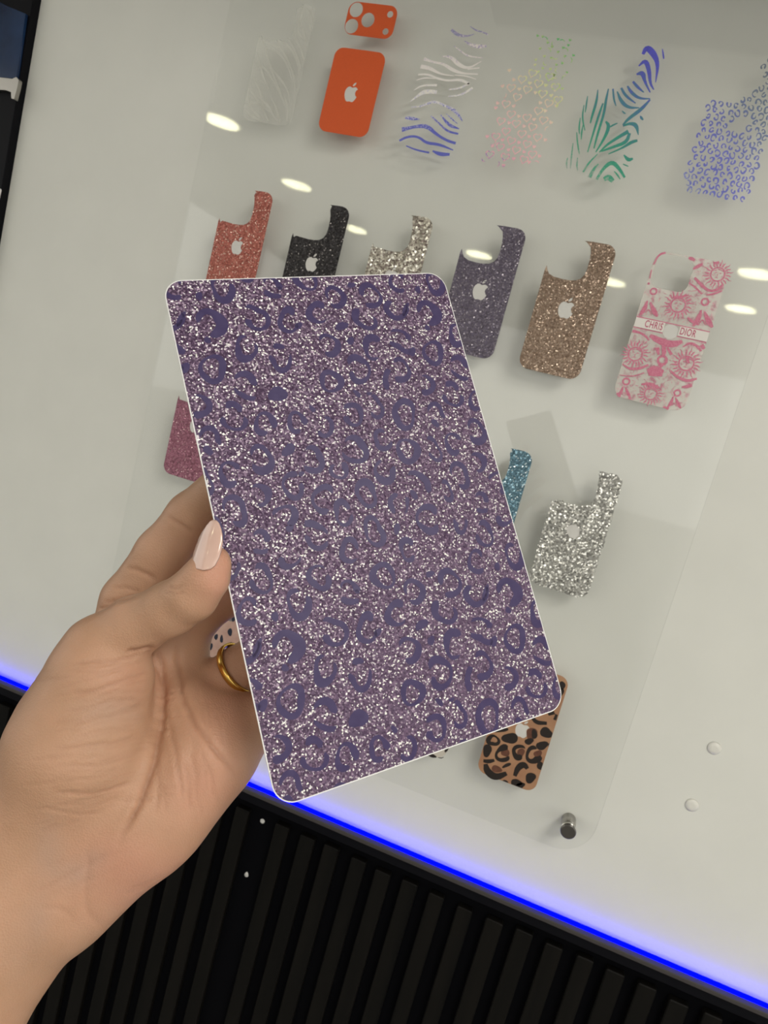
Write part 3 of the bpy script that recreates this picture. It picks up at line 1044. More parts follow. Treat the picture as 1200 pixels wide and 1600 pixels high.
for a_ in ((692, 905, 26, 28), (802, 905, 26, 30), (925, 912, 26, 26), (628, 1022, 38, 22, 30), (880, 765, 40, 36)):
    lspot(*a_, m=m_brn)
lspot(602, 815, 46, 38, 0, [], 26)
for a_ in ((725, 800, 50, 40), (665, 742, 44, 14, -10), (985, 760, 42, 36), (862, 822, 30, 22), (900, 770, 22, 30), (955, 852, 40, 30), (560, 888, 32, 40), (700, 995, 30, 13, -28), (872, 1085, 38, 33), (770, 1120, 42, 22), (800, 1140, 30, 20), (690, 1112, 22, 9, 15),
           (1012, 862, 14, 26), (945, 1000, 24, 30), (570, 1085, 6, 4), (655, 700, 40, 16), (780, 660, 40, 28), (870, 600, 40, 30), (990, 560, 34, 30), (1085, 470, 26, 30), (1100, 420, 24, 26), (960, 470, 40, 36)):
    lspot(*a_)
lspot(677, 910, 54, 60, 60, [(350, 70)], 34)
lspot(790, 900, 48, 54, 60, [(10, 80)], 30)
lspot(897, 920, 56, 62, 60, [(330, 70)], 34)
for pts, wd in (([(885, 650), (915, 688), (990, 692)], [24, 34, 24]), ([(1000, 628), (1045, 615)], [20, 26]), ([(1060, 628), (1046, 668)], [18, 22]), ([(532, 962), (570, 968), (612, 958)], [24, 34, 20]),
                ([(548, 985), (560, 1040), (620, 1085), (700, 1052)], [30, 60, 56, 30]), ([(758, 1072), (782, 1010), (825, 985), (850, 1020)], [26, 44, 50, 26])):
    P = px2(lo, ls_, pts)
    A, B = ribbon(P, list(np.interp(np.linspace(0, 1, len(P)), np.linspace(0, 1, len(wd)), [x_ * .70 / ls_ / 1000 for x_ in wd])))
    piece(root, 'spot', strip_mesh('spot', A, B, YP - .00003, .00004), m_blk)

# ---- the two skins that only peek out
poly = skin_outline(-116, 238, 64, 138, 38, 36)
root = skin_root(poly, 'white and black animal print phone skin, one corner below the held sheet')
piece(root, 'film', cut_sheet('film', [poly] + apple(-84, 310, 15), TS, YS), mat('ivory_print', (.60, .55, .48), .45))
for pts, wd in (([(120, 900), (160, 925), (195, 935)], [20, 36, 10]), ([(255, 900), (268, 880), (275, 850)], [10, 26, 26]), ([(205, 938), (228, 943), (246, 936)], [4, 8, 4]), ([(60, 860), (110, 800), (200, 820)], [20, 40, 20]), ([(150, 700), (220, 740), (290, 720)], [20, 40, 20])):
    P = px2(lo, ls_, pts)
    A, B = ribbon(P, [x_ * .70 / ls_ / 1000 for x_ in wd])
    piece(root, 'spot', strip_mesh('spot', A, B, YP - .00003, .00004), m_blk)
poly = skin_outline(-385, 236, 64, 138, 38, 36)
root = skin_root(poly, 'pale pink phone skin with dark blue spots glimpsed between the fingers')
piece(root, 'film', cut_sheet('film', [poly] + apple(-353, 300, 14), TS, YS), noisy('pink_fur_print', (.44, .26, .21), (.55, .36, .30), 60.0, .45))
m_nv = mat('navy_print', (.012, .016, .035), .4)
for (x_, y_, a_, b_, rt) in ((190, 975, 13, 27, 15), (232, 992, 13, 30, 8), (298, 938, 18, 32, -12), (330, 820, 20, 34, 10), (180, 860, 18, 30, 0), (250, 850, 15, 28, 20), (300, 1040, 16, 28, 0), (240, 1090, 16, 26, 0), (380, 900, 16, 30, 0), (150, 1050, 14, 26, 0)):
    P = px2((300, 800), 5.0, [(x_ + p, y_ + q_) for p, q_ in blob(rg, a_, b_, rt)])
    piece(root, 'spot', cut_sheet('spot', [smooth_loop(P, 1)], .00004, YP), m_nv)

# ------------------------------------------------------------------ small things on the wall and the upright
m_cap = mat('white_screw_cap', (.74, .725, .67), .4)
for (x, y, lab) in ((1116, 1169, 'upper of two white screw caps on the white wall'), (1081, 1258, 'lower of two white screw caps on the white wall')):
    p = at(x, y, DW)
    me = lathe('screw_cap', [(.0030, -.0026), (.0052, -.0021), (.0066, -.0012), (.0072, -.0001)], 24, 'Y')
    tag(link('screw_cap', me, m_cap, None, p), lab, 'screw cap', 'white screw caps')
m_speck = mat('white_plastic', (.55, .54, .52), .4)
for (x, y, s_, k_, lab) in ((410, 1283, .0034, 1.0, 'small round white plastic plug by the top of the black slats'), (385, 1367, .0032, 1.5, 'small drop shaped white plug lower down between the black slats')):
    p = at(x, y, DW - .0012)
    bm = bmesh.new()
    bmesh.ops.create_icosphere(bm, subdivisions=2, radius=1.0)
    for v in bm.verts:
        tz = v.co.z
        v.co = Vector((v.co.x * s_ * (1 - .35 * max(0, tz) * (k_ - 1) * 2), v.co.y * .0012, tz * s_ * (k_ if tz > 0 else 1)))
    me = bpy.data.meshes.new('plug')
    bm.to_mesh(me)
    bm.free()
    for f_ in me.polygons:
        f_.use_smooth = True
    tag(link('wall_plug', me, m_speck, None, p), lab, 'wall plug', 'white wall plugs')
YPOST = YW - .012


def onpost(pts, s=4.0):
    r_ = []
    for x, y in pts:
        p = at(x / s, y / s, DS + YPOST)
        r_.append((p[0], p[2]))
    return r_


m_scr = noisy('dark_blue_gloss', (.004, .012, .040), (.02, .05, .13), 12.0, .15, **{'Specular IOR Level': .35})
me = cut_sheet('panel', [onpost([(-260, -90), (-20, 5), (60, 50), (175, 98), (118, 500), (-260, 480)])], .004, YPOST - .0002)
tag(link('glass_panel', me, m_scr), 'glossy dark blue panel on the black upright at upper left', 'panel')
me = cut_sheet('bracket', [onpost([(-260, 480), (0, 497), (100, 508), (125, 497), (140, 515), (132, 560), (112, 634), (95, 630), (92, 590), (60, 578), (-260, 560)])], .006, YPOST - .0003)
tag(link('metal_bracket', me, m_steel), 'silver metal bracket under the dark blue panel', 'bracket')
me = cut_sheet('tag', [onpost([(-120, 1180), (8, 1182), (12, 1190), (-2, 1250), (-120, 1245)])], .001, YPOST - .0003)
tag(link('price_tag', me, mat('white_card', (.75, .74, .72), .5)), 'white tag on the black upright at the left edge', 'tag')

# ------------------------------------------------------------------ the held sheet of glitter film
q = np.array([(252, 440), (690, 427), (886, 1103), (437, 1262)], float)
A_ = []
for (X_, Y_), (x, y) in zip([(0, 0), (1, 0), (1, 1), (0, 1)], (q - (600, 800)) / F):
    A_ += [[X_, Y_, 1, 0, 0, 0, -x * X_, -x * Y_, -x], [0, 0, 0, X_, Y_, 1, -y * X_, -y * Y_, -y]]
hm = np.linalg.svd(np.array(A_))[2][-1].reshape(3, 3)
hm /= hm[2, 2]
CW = 0.115
sc_ = CW / np.linalg.norm(hm[:, 0])
hm *= sc_
CH = np.linalg.norm(hm[:, 1])
ux = hm[:, 0] / np.linalg.norm(hm[:, 0])
uy = hm[:, 1] - ux * (hm[:, 1] @ ux)
uy /= np.linalg.norm(uy)
un = np.cross(ux, uy)                          # away from the lens
cc = hm[:, 2] + ux * CW / 2 + uy * CH / 2      # centre, camera frame (metres)


def card_uv(px_, py_):
    """pixel -> coordinates in the film's own plane, metres from its centre, y up"""
    d_ = np.array([(px_ - 600) / F, (py_ - 800) / F, 1.0])
    t_ = (cc @ un) / (d_ @ un)
    p = d_ * t_ - cc
    return np.array([p @ ux, -(p @ uy)])


def card_depth(px_, py_):
    d_ = np.array([(px_ - 600) / F, (py_ - 800) / F, 1.0])
    return (cc @ un) / (d_ @ un) * 1000.0


card = empty('glitter_film_sheet', (0, 0, 0))
tag(card, 'purple leopard glitter film sheet with white edge held in the hand', 'film sheet')
Mc = Matrix.Identity(4)
for i, col_ in enumerate((C2W @ ux, -(C2W @ uy), -(C2W @ un))):
    for j in range(3):
        Mc[j][i] = col_[j]
pc = cam2w(cc)
for j in range(3):
    Mc[j][3] = pc[j]
card.matrix_world = Mc


def flat_to_card(me):
    """cut_sheet meshes lie in x-z facing -y; turn them into the film's x-y facing +z"""
    me.transform(Matrix(((1, 0, 0, 0), (0, 0, 1, 0), (0, -1, 0, 0), (0, 0, 0, 1))))
    return me


CR = 0.0072
link('backing', flat_to_card(cut_sheet('backing', [rounded(-CW / 2, CW / 2, -CH / 2, CH / 2, CR, 10)], .0006, 0.0)), mat('white_backing', (.82, .81, .80), .5), card)
m_card = glitter('purple_glitter', [(0, (.072, .037, .084)), (.42, (.105, .058, .118)), (.66, (.165, .098, .172)), (.80, (.34, .25, .34)), (.89, (.62, .57, .60)), (.955, (1, .98, .92))], .00055, .45, .2, .7)
inset = .0004
FZ = .0006
link('glitter_face', flat_to_card(cut_sheet('glitter_face', [rounded(-CW / 2 + inset, CW / 2 - inset, -CH / 2 + inset, CH / 2 - inset, CR - inset, 10)], .00008, -FZ)), m_card, card)
clip_poly = rounded(-CW / 2 + inset, CW / 2 - inset, -CH / 2 + inset, CH / 2 - inset, CR - inset, 6)


# one repeat of the print, read off the sheet: centre, half axes, turn, thickness, gaps (angle, width)
TILE = [
    (282, 500, 13, 5, 122), (328, 508, 25, 24, 60, 9, [(140, 95)]), (324, 533, 7, 4, 30), (398, 498, 26, 17, 42, 6.5, [(200, 55)]), (450, 502, 21, 16, 75, 6, [(345, 60)]), (466, 510, 5.5, 5.5, 0), (384, 546, 21, 18, 70, 6, [(300, 60)]),
    (289, 576, 7, 9, 0), (332, 578, 24, 20, 75, 6, []), (384, 604, 26, 18, 42, 6, [(190, 40), (25, 45)]), (437, 560, 22, 18, 70, 5.5, [(215, 40), (318, 45)]), (433, 617, 12, 15, 60), (312, 636, 20, 17, 60, 6.5, [(190, 110)]), (364, 652, 25, 20, 70, 6.5, [(205, 50), (345, 30)]),
    (495, 490, 19, 16, 50, 6, [(0, 70)]), (524, 466, 18, 15, 52, 5, [(150, 40)]), (577, 464, 20, 17, 50, 5.5, [(150, 60)]), (548, 447, 7, 4, 10), (568, 498, 21, 16, 40, 6, [(295, 110)]), (533, 511, 10, 6.5, -30), (618, 485, 19, 16, 0, 5, [(285, 85)]), (514, 541, 19, 16, 60, 5.5, [(165, 80)]),
    (547, 534, 5, 7, 0), (584, 544, 20, 18, 90, 6, [(10, 115)]), (626, 534, 25, 15, 42, 6, [(200, 40), (20, 50)]), (517, 597, 19, 17, 60, 5.5, []), (559, 578, 23, 18, 52, 6, [(185, 40)]), (624, 580, 19, 16, 75, 5.5, [(180, 105)]), (612, 598, 24, 14, 70, 6, [(10, 215)]),
    (414, 664, 20, 17, 70, 6, [(50, 45)]), (464, 662, 19, 15, 80, 6, [(40, 50)]), (503, 666, 20, 16, 60, 6, [(205, 150)]), (328, 690, 23, 18, 60, 6.5, [(170, 60), (50, 50)]), (408, 720, 23, 19, 60, 6.5, [(180, 45)]), (450, 704, 11, 9, -40), (488, 720, 23, 17, 60, 6, [(190, 85)]), (529, 735, 16, 14, 60, 5, [(260, 60)]),
    (360, 742, 22, 18, 70, 6.5, [(10, 80)]), (315, 752, 24, 15, 60, 5.5, [(190, 100)]), (406, 774, 20, 16, 60, 6, [(165, 115)]), (458, 759, 22, 18, 70, 6, [(318, 50)]), (505, 781, 23, 19, 110, 6.5, [(15, 100)]), (367, 798, 25, 18, 60, 6, [(140, 70)]), (445, 807, 20, 18, 0, 6.5, [(130, 105)]), (452, 826, 6, 6, 0), (536, 802, 21, 15, 80, 5.5, [(350, 40)]),
    (335, 828, 20, 14, 70, 6, [(180, 130)]), (406, 848, 20, 17, 60, 5.5, [(180, 90), (20, 40)]), (492, 837, 25, 19, 42, 6.5, [(200, 40), (10, 30)]), (451, 872, 19, 17, 0, 6.5, [(270, 165)]), (545, 861, 20, 16, 80, 5.5, [(20, 50)]), (360, 886, 22, 14, 80, 5.5, [(270, 110)]),
    (549, 648, 21, 16, 60, 6, [(190, 50)]), (585, 637, 20, 12, 70, 5.5, [(190, 120)]), (557, 616, 7, 4, 40), (630, 648, 24, 18, 75, 6, []), (597, 689, 17, 14, 60, 4.5, [(325, 75)]), (637, 706, 22, 17, 65, 6, []), (553, 704, 25, 19, 45, 6, [(195, 50)]), (601, 736, 21, 18, 80, 6.5, [(290, 80)]), (653, 760, 25, 18, 50, 6.5, [(190, 70), (65, 55)]),
    (571, 771, 23, 16, 62, 6, []), (622, 788, 20, 16, 70, 5, [(290, 50), (85, 50)]), (668, 812, 23, 19, 60, 6.5, [(0, 60)]), (584, 832, 25, 15, 72, 5.5, []), (619, 827, 5, 9, 0), (637, 859, 19, 14, 80, 6, [(0, 90)]), (407, 905, 25, 18, 70, 6, [(210, 60)]), (498, 903, 23, 17, 62, 6, [(320, 40)]), (467, 944, 24, 20, 70, 7, [(290, 40)]),
    (546, 927, 22, 16, 55, 6, [(180, 50), (15, 40)]), (597, 900, 23, 18, 55, 6, []), (388, 957, 24, 18, 80, 6.5, [(0, 85)]), (429, 964, 5, 9, 0),
    (487, 640, 6, 4, 50), (470, 741, 5, 4, 0), (557, 925, 4, 3, 0), (576, 616, 4, 3, 0)]
VA = card_uv(668, 492) - card_uv(328, 508)
VB = card_uv(448, 1013) - card_uv(328, 508)
m_foil = noisy('violet_smooth_foil', (.058, .042, .115), (.072, .055, .135), 260.0, .36, .0, bump=.06, **{'Specular IOR Level': .13})
rg = random.Random(99)
for T_ in TILE:
    cx, cy = T_[0], T_[1]
    if len(T_) == 5:
        bl = blob(rg, T_[2], T_[3], T_[4], 12)
        c0 = card_uv(cx, cy)
        ring_ = [card_uv(cx + x_, cy + y_) for x_, y_ in bl]
        quads = [[c0, ring_[i], ring_[(i + 1) % 12]] for i in range(12)]
    else:
        quads = []
        for A, B in rosette(rg, T_[2] * 1.04, T_[3] * 1.04, T_[4], T_[5] * 1.42, T_[6], n=26):
            A = [card_uv(cx + x_, cy + y_) for x_, y_ in A]
            B = [card_uv(cx + x_, cy + y_) for x_, y_ in B]
            quads += [[A[i], A[i + 1], B[i + 1], B[i]] for i in range(len(A) - 1)]
    for i_ in (-1, 0, 1, 2):
        for j_ in (-1, 0, 1):
            off = VA * i_ + VB * j_
            v_, f_, idx = [], [], {}
            for qd in quads:
                pl = [(p[0] + off[0], p[1] + off[1]) for p in qd]
                ar = sum(pl[k - 1][0] * pl[k][1] - pl[k][0] * pl[k - 1][1] for k in range(len(pl)))
                if ar < 0:
                    pl = pl[::-1]
                pl = clip(pl, clip_poly)
                if len(pl) < 3:
                    continue
                fi = []
                for p in pl:
                    k_ = (round(p[0] * 1e7), round(p[1] * 1e7))
                    if k_ not in idx:
                        idx[k_] = len(v_)
                        v_.append((p[0], p[1], FZ + .00008 + .00007))
                    if idx[k_] not in fi:
                        fi.append(idx[k_])
                if len(fi) > 2:
                    f_.append(fi)
            if len(f_) < 2:
                continue
            bm = bmesh.new()
            vs_ = [bm.verts.new(p) for p in v_]
            for fi in f_:
                try:
                    bm.faces.new([vs_[k] for k in fi])
                except ValueError:
                    pass
            ext = bmesh.ops.extrude_face_region(bm, geom=list(bm.faces))
            low = [g_ for g_ in ext['geom'] if isinstance(g_, bmesh.types.BMVert)]
            for g_ in low:
                g_.co.z -= .00006
            bmesh.ops.recalc_face_normals(bm, faces=bm.faces)
            me = bpy.data.meshes.new('leopard_spot')
            bm.to_mesh(me)
            bm.free()
            link('leopard_spot', me, m_foil, card)

# ------------------------------------------------------------------ the hand
# Joints are (pixel x, pixel y, depth mm, radius px); worked out in the camera frame in millimetres, then moved to the world.


def J(x, y, d, r):
    return (np.array([(x - 600) / F * d, (y - 800) / F * d, d]), r * d / F)


def behind(x, y, off, r):
    """a joint behind the film: off mm of clear space between skin and film"""
    d = card_depth(x, y)
    rr = r * d / F
    return J(x, y, d + (rr + off) * 1.10 + 0.6, r)


BODY = [  # chains of round cones forming palm and forearm
    ([J(-760, 2130, 196, 172), J(-400, 1770, 208, 150), J(-170, 1540, 224, 140), J(-15, 1400, 238, 118)], 12),
    ([J(-640, 2230, 202, 160), J(-300, 1830, 214, 138), J(-105, 1590, 230, 126), J(40, 1425, 243, 96)], 12),
    # metacarpals: index, middle, ring, little
    ([J(45, 1330, 246, 112), J(125, 1150, 262, 84), J(190, 1015, 272, 56)], 10),
    ([J(80, 1350, 248, 100), J(190, 1170, 264, 82), J(262, 1010, 276, 62)], 10),
    ([J(86, 1362, 249, 90), J(235, 1190, 262, 84), J(298, 1088, 270, 50)], 10),
    ([J(94, 1376, 248, 86), J(245, 1240, 256, 88), J(350, 1148, 262, 60)], 10),
    # thenar mound (ball of the thumb)
    ([J(58, 1310, 243, 98), J(124, 1165, 239, 104), J(156, 1062, 240, 82)], 9),
    # hypothenar mound
    ([J(102, 1376, 243, 84), J(218, 1282, 246, 84), J(322, 1178, 252, 78)], 9),
    # pads at the finger roots
    ([J(296, 1112, 258, 50), J(345, 1134, 258, 50)], 8),
]
THUMB = [J(120, 1120, 243, 84), J(162, 1022, 240, 62), J(208, 980, 238, 46), J(268, 950, 232.5, 41), J(300, 930, 228.4, 39), J(322, 902, 226.2, 34.5), J(333, 880, 225.4, 28)]
INDEX = [J(190, 1005, 275, 52), J(204, 940, 274, 44), J(254, 866, 272, 41), J(300, 808, 269, 38.5), behind(372, 742, 5.0, 36), behind(430, 690, 2.0, 33), behind(470, 655, 1.6, 28)]
MIDDLE = [J(262, 1012, 276, 52), J(300, 965, 274, 40), J(352, 925, 271, 37), J(425, 875, 268, 36), behind(500, 820, 4.0, 34), behind(548, 785, 1.4, 28)]
RING = [J(312, 1092, 271, 42), J(368, 1050, 268, 36), J(414, 1016, 264, 35), behind(482, 966, 5.0, 34), behind(548, 925, 2.5, 31), behind(592, 896, 1.4, 26)]
LITTLE = [J(350, 1148, 264, 54), J(392, 1128, 260, 40), J(440, 1100, 255, 32), behind(496, 1066, 5.0, 29), behind(544, 1034, 1.4, 25)]


def smin(a, b, k):
    h = np.clip(.5 + .5 * (b - a) / k, 0, 1)
    return b + (a - b) * h - k * h * (1 - h)


def chain(P, joints, k):
    out = None
    for (a, ra), (b, rb) in zip(joints[:-1], joints[1:]):
        ab = b - a
        t = ((P[0] - a[0]) * ab[0] + (P[1] - a[1]) * ab[1] + (P[2] - a[2]) * ab[2]) / float(ab @ ab)
        np.clip(t, 0, 1, out=t)
        d = np.sqrt((P[0] - a[0] - t * ab[0]) ** 2 + (P[1] - a[1] - t * ab[1]) ** 2 + (P[2] - a[2] - t * ab[2]) ** 2) - (ra + t * (rb - ra))
        out = d if out is None else smin(out, d, k)
    return out


def hand_sdf(P):
    body = None
    for ch, k in BODY:
        d = chain(P, ch, 6.0)
        body = d if body is None else smin(body, d, k)
    f = chain(P, INDEX, 3.0)
    for ch in (MIDDLE, RING, LITTLE):
        f = smin(f, chain(P, ch, 3.0), .8)
    d = smin(body, f, 4.5)
    return smin(d, chain(P, THUMB, 3.0), 2.6)


VOX = 0.75
allp = [j for ch, _ in BODY for j in ch] + THUMB + INDEX + MIDDLE + RING + LITTLE
lo_ = np.min([p - r for p, r in allp], 0) - 3
hi_ = np.max([p + r for p, r in allp], 0) + 3
lo_ = np.maximum(lo_, np.array([-262, -1e9, -1e9]))     # the forearm ends well outside the frame
n_ = np.ceil((hi_ - lo_) / VOX).astype(int)
V = np.full(n_, 9.0, np.float32)
ax_ = [(lo_[k] + VOX * np.arange(n_[k])).astype(np.float32) for k in range(3)]
BL = 24
starts = [np.arange(0, n_[k], BL) for k in range(3)]
cen = [np.array([(ax_[k][a] + ax_[k][min(a + BL, n_[k]) - 1]) / 2 for a in starts[k]], np.float32) for k in range(3)]
coarse = hand_sdf((cen[0][:, None, None], cen[1][None, :, None], cen[2][None, None, :]))
reach = BL * VOX * .5 * 1.7321 * 1.25 + 1.5
for bi, i0 in enumerate(starts[0]):
    for bj, j0 in enumerate(starts[1]):
        for bk, k0 in enumerate(starts[2]):
            i1, j1, k1 = i0 + BL, j0 + BL, k0 + BL
            if abs(coarse[bi, bj, bk]) > reach:
                V[i0:i1, j0:j1, k0:k1] = coarse[bi, bj, bk]
                continue
            V[i0:i1, j0:j1, k0:k1] = hand_sdf((ax_[0][i0:i1, None, None], ax_[1][None, j0:j1, None], ax_[2][None, None, k0:k1]))
V[0] = np.maximum(V[0], .5)
V[:, -1] = np.maximum(V[:, -1], .5)


def surface_nets(V):
    s = V < 0
    c = s[:-1, :-1, :-1].astype(np.int8)
    tot = np.zeros(c.shape, np.int8)
    for dx in (0, 1):
        for dy in (0, 1):
            for dz in (0, 1):
                tot += s[dx:V.shape[0] - 1 + dx, dy:V.shape[1] - 1 + dy, dz:V.shape[2] - 1 + dz]
    act = np.argwhere((tot > 0) & (tot < 8))
    idx = -np.ones(c.shape, np.int32)
    idx[tuple(act.T)] = np.arange(len(act))
    acc = np.zeros((len(act), 3))
    cnt = np.zeros(len(act))
    for ax in range(3):
        o1, o2 = [k for k in range(3) if k != ax]
        for u in (0, 1):
            for w_ in (0, 1):
                a = act.copy()
                a[:, o1] += u
                a[:, o2] += w_
                b = a.copy()
                b[:, ax] += 1
                va, vb = V[tuple(a.T)], V[tuple(b.T)]
                m = (va < 0) != (vb < 0)
                t = va[m] / (va[m] - vb[m])
                p = a[m].astype(float)
                p[:, ax] += t
                acc[m] += p
                cnt[m] += 1
    vert = acc / cnt[:, None]
    faces = []
    for ax in range(3):
        o1, o2 = [(1, 2), (2, 0), (0, 1)][ax]
        a = s
        sl0 = [slice(None)] * 3
        sl1 = [slice(None)] * 3
        sl0[ax] = slice(0, -1)
        sl1[ax] = slice(1, None)
        ch = s[tuple(sl0)] != s[tuple(sl1)]
        e = np.argwhere(ch)
        ok = (e[:, o1] > 0) & (e[:, o2] > 0) & (e[:, o1] < V.shape[o1] - 1) & (e[:, o2] < V.shape[o2] - 1)
        e = e[ok]
        q = []
        for du, dw in ((-1, -1), (0, -1), (0, 0), (-1, 0)):
            g = e.copy()
            g[:, o1] += du
            g[:, o2] += dw
            q.append(idx[tuple(g.T)])
        q = np.stack(q, 1)
        flip = ~s[tuple(e.T)]
        q[flip] = q[flip][:, ::-1]
        faces.append(q)
    return vert, np.concatenate(faces)


hv, hf = surface_nets(V)
hv = lo_ + hv * VOX
del V


def fast_mesh(name, v, f):
    me = bpy.data.meshes.new(name)
    me.vertices.add(len(v))
    me.vertices.foreach_set('co', np.ascontiguousarray(v, np.float32).ravel())
    me.loops.add(f.size)
    me.loops.foreach_set('vertex_index', np.ascontiguousarray(f, np.int32).ravel())
    me.polygons.add(len(f))
    me.polygons.foreach_set('loop_start', np.arange(0, f.size, f.shape[1], dtype=np.int32))
    me.update(calc_edges=True)
    me.validate()
    return me


def relax(v, f, it, lam=.5):
    ea = np.concatenate([f[:, [0, 1]], f[:, [1, 2]], f[:, [2, 3]], f[:, [3, 0]]])
    deg = np.bincount(ea[:, 0], minlength=len(v)) + np.bincount(ea[:, 1], minlength=len(v))
    for _ in range(it):
        a = np.zeros_like(v)
        for k in range(3):
            a[:, k] = np.bincount(ea[:, 0], v[ea[:, 1], k], len(v)) + np.bincount(ea[:, 1], v[ea[:, 0], k], len(v))
        v = v + lam * (a / deg[:, None] - v)
    return v


def vnormals(v, f):
    n = np.cross(v[f[:, 2]] - v[f[:, 0]], v[f[:, 3]] - v[f[:, 1]])
    o = np.zeros_like(v)
    for k in range(3):
        o[:, k] = sum(np.bincount(f[:, j], n[:, k], len(v)) for j in range(4))
    return o / (np.linalg.norm(o, axis=1)[:, None] + 1e-12)


hv = relax(hv, hf, 3)
hn = vnormals(hv, hf)
if (hn * (hv - hv.mean(0))).sum() < 0:
    hf = hf[:, ::-1]
    hn = -hn
# ---- creases of the skin: (points in pixels, width mm, depth mm, darkness, part filter)
CREASE = [
    # life line, palm folds
    ([(236, 1022), (252, 1050), (256, 1085), (252, 1130), (244, 1180), (228, 1232), (205, 1280), (186, 1312)], 1.7, 1.5, .8),
    ([(276, 1000), (278, 1040), (284, 1085), (300, 1125), (322, 1155), (345, 1180), (366, 1212)], 1.5, .9, .65),
    ([(262, 1120), (272, 1160), (280, 1205), (286, 1250)], 1.1, .5, .45),
    ([(288, 1190), (296, 1230), (298, 1265)], 1.0, .4, .35),
    ([(246, 1190), (248, 1230), (244, 1270)], 1.0, .35, .3),
    # web by the thumb
    ([(196, 1020), (222, 1018), (240, 1012), (236, 1022), (226, 1020)], 1.3, 1.1, .8),
    ([(244, 1016), (256, 1034), (255, 1060)], 1.2, .8, .6),
    # wrinkles across the ball of the thumb
    ([(112, 1040), (150, 1034), (190, 1032), (228, 1022)], 1.0, .55, .5),
    ([(108, 1084), (150, 1078), (196, 1064), (240, 1046)], 1.0, .55, .5),
    ([(104, 1112), (140, 1104), (180, 1092)], .8, .35, .35),
    ([(98, 1134), (140, 1126), (190, 1116), (236, 1092)], .9, .45, .4),
    ([(120, 1150), (170, 1142), (215, 1128)], .8, .35, .3),
    ([(84, 1168), (130, 1166), (180, 1160), (228, 1142)], .9, .5, .45),
    ([(96, 1196), (150, 1198), (200, 1184), (236, 1166)], .9, .4, .35),
    ([(84, 1238), (120, 1242), (170, 1236), (214, 1220)], 1.0, .5, .5),
    ([(60, 1262), (110, 1272), (160, 1270)], .8, .3, .3),
    # thumb joint
    ([(262, 918), (272, 922), (286, 916)], .9, .5, .5), ([(258, 926), (276, 930), (288, 924)], .8, .35, .4),
    ([(152, 952), (166, 950), (178, 944), (172, 938)], 1.0, .7, .5), ([(160, 942), (190, 938), (212, 928)], 1.1, .6, .5),
    # index creases
    ([(196, 888), (222, 892), (244, 905)], 1.1, .7, .5), ([(262, 806), (282, 818), (300, 834)], 1.1, .6, .45), ([(176, 918), (200, 920), (220, 925)], .9, .5, .4),
    # wrist
    ([(48, 1398), (100, 1372), (140, 1352), (170, 1330)], 1.8, .4, .15), ([(60, 1420), (96, 1420), (118, 1440)], 1.6, .3, .12), ([(138, 1330), (134, 1380), (132, 1420), (160, 1452)], 2.0, .4, .1),
]
rgc = random.Random(41)
for _ in range(60):                            # fine lines over the ball of the thumb and the palm
    cx, cy = rgc.uniform(75, 240), rgc.uniform(1030, 1260)
    L_ = rgc.uniform(18, 60)
    sl = rgc.uniform(-.30, .02)
    CREASE.append(([(cx - L_, cy - sl * L_ + 2), (cx, cy), (cx + L_, cy + sl * L_ + rgc.uniform(-5, 2))], rgc.uniform(.6, .9), rgc.uniform(.12, .26), rgc.uniform(.12, .26)))
for _ in range(16):
    cx, cy = rgc.uniform(255, 350), rgc.uniform(1080, 1260)
    L_ = rgc.uniform(12, 34)
    CREASE.append(([(cx - .25 * L_, cy - L_), (cx, cy), (cx + .1 * L_, cy + L_)], .8, rgc.uniform(.12, .22), rgc.uniform(.1, .22)))
for _ in range(14):
    cx, cy = rgc.uniform(60, 300), rgc.uniform(1280, 1400)
    L_ = rgc.uniform(14, 36)
    CREASE.append(([(cx - L_, cy + .35 * L_), (cx, cy), (cx + L_, cy - .5 * L_)], .9, rgc.uniform(.1, .2), rgc.uniform(.06, .14)))
hz = hv[:, 2]
hpx = np.stack([hv[:, 0] / hz * F + 600, hv[:, 1] / hz * F + 800], 1)
hpx0 = hpx.copy()
hpx = hpx + np.stack([.8 * np.sin(hpx0[:, 1] * .11 + hpx0[:, 0] * .05) + .5 * np.sin(hpx0[:, 1] * .31 - hpx0[:, 0] * .13), 1.3 * np.sin(hpx0[:, 0] * .08 + hpx0[:, 1] * .04) + .5 * np.sin(hpx0[:, 0] * .27 + hpx0[:, 1] * .17)], 1)
front = np.clip((-hn[:, 2] - .05) / .3, 0, 1) * (hz < 268)
disp = np.zeros(len(hv))
dark = np.zeros(len(hv))
sel0 = front > 0
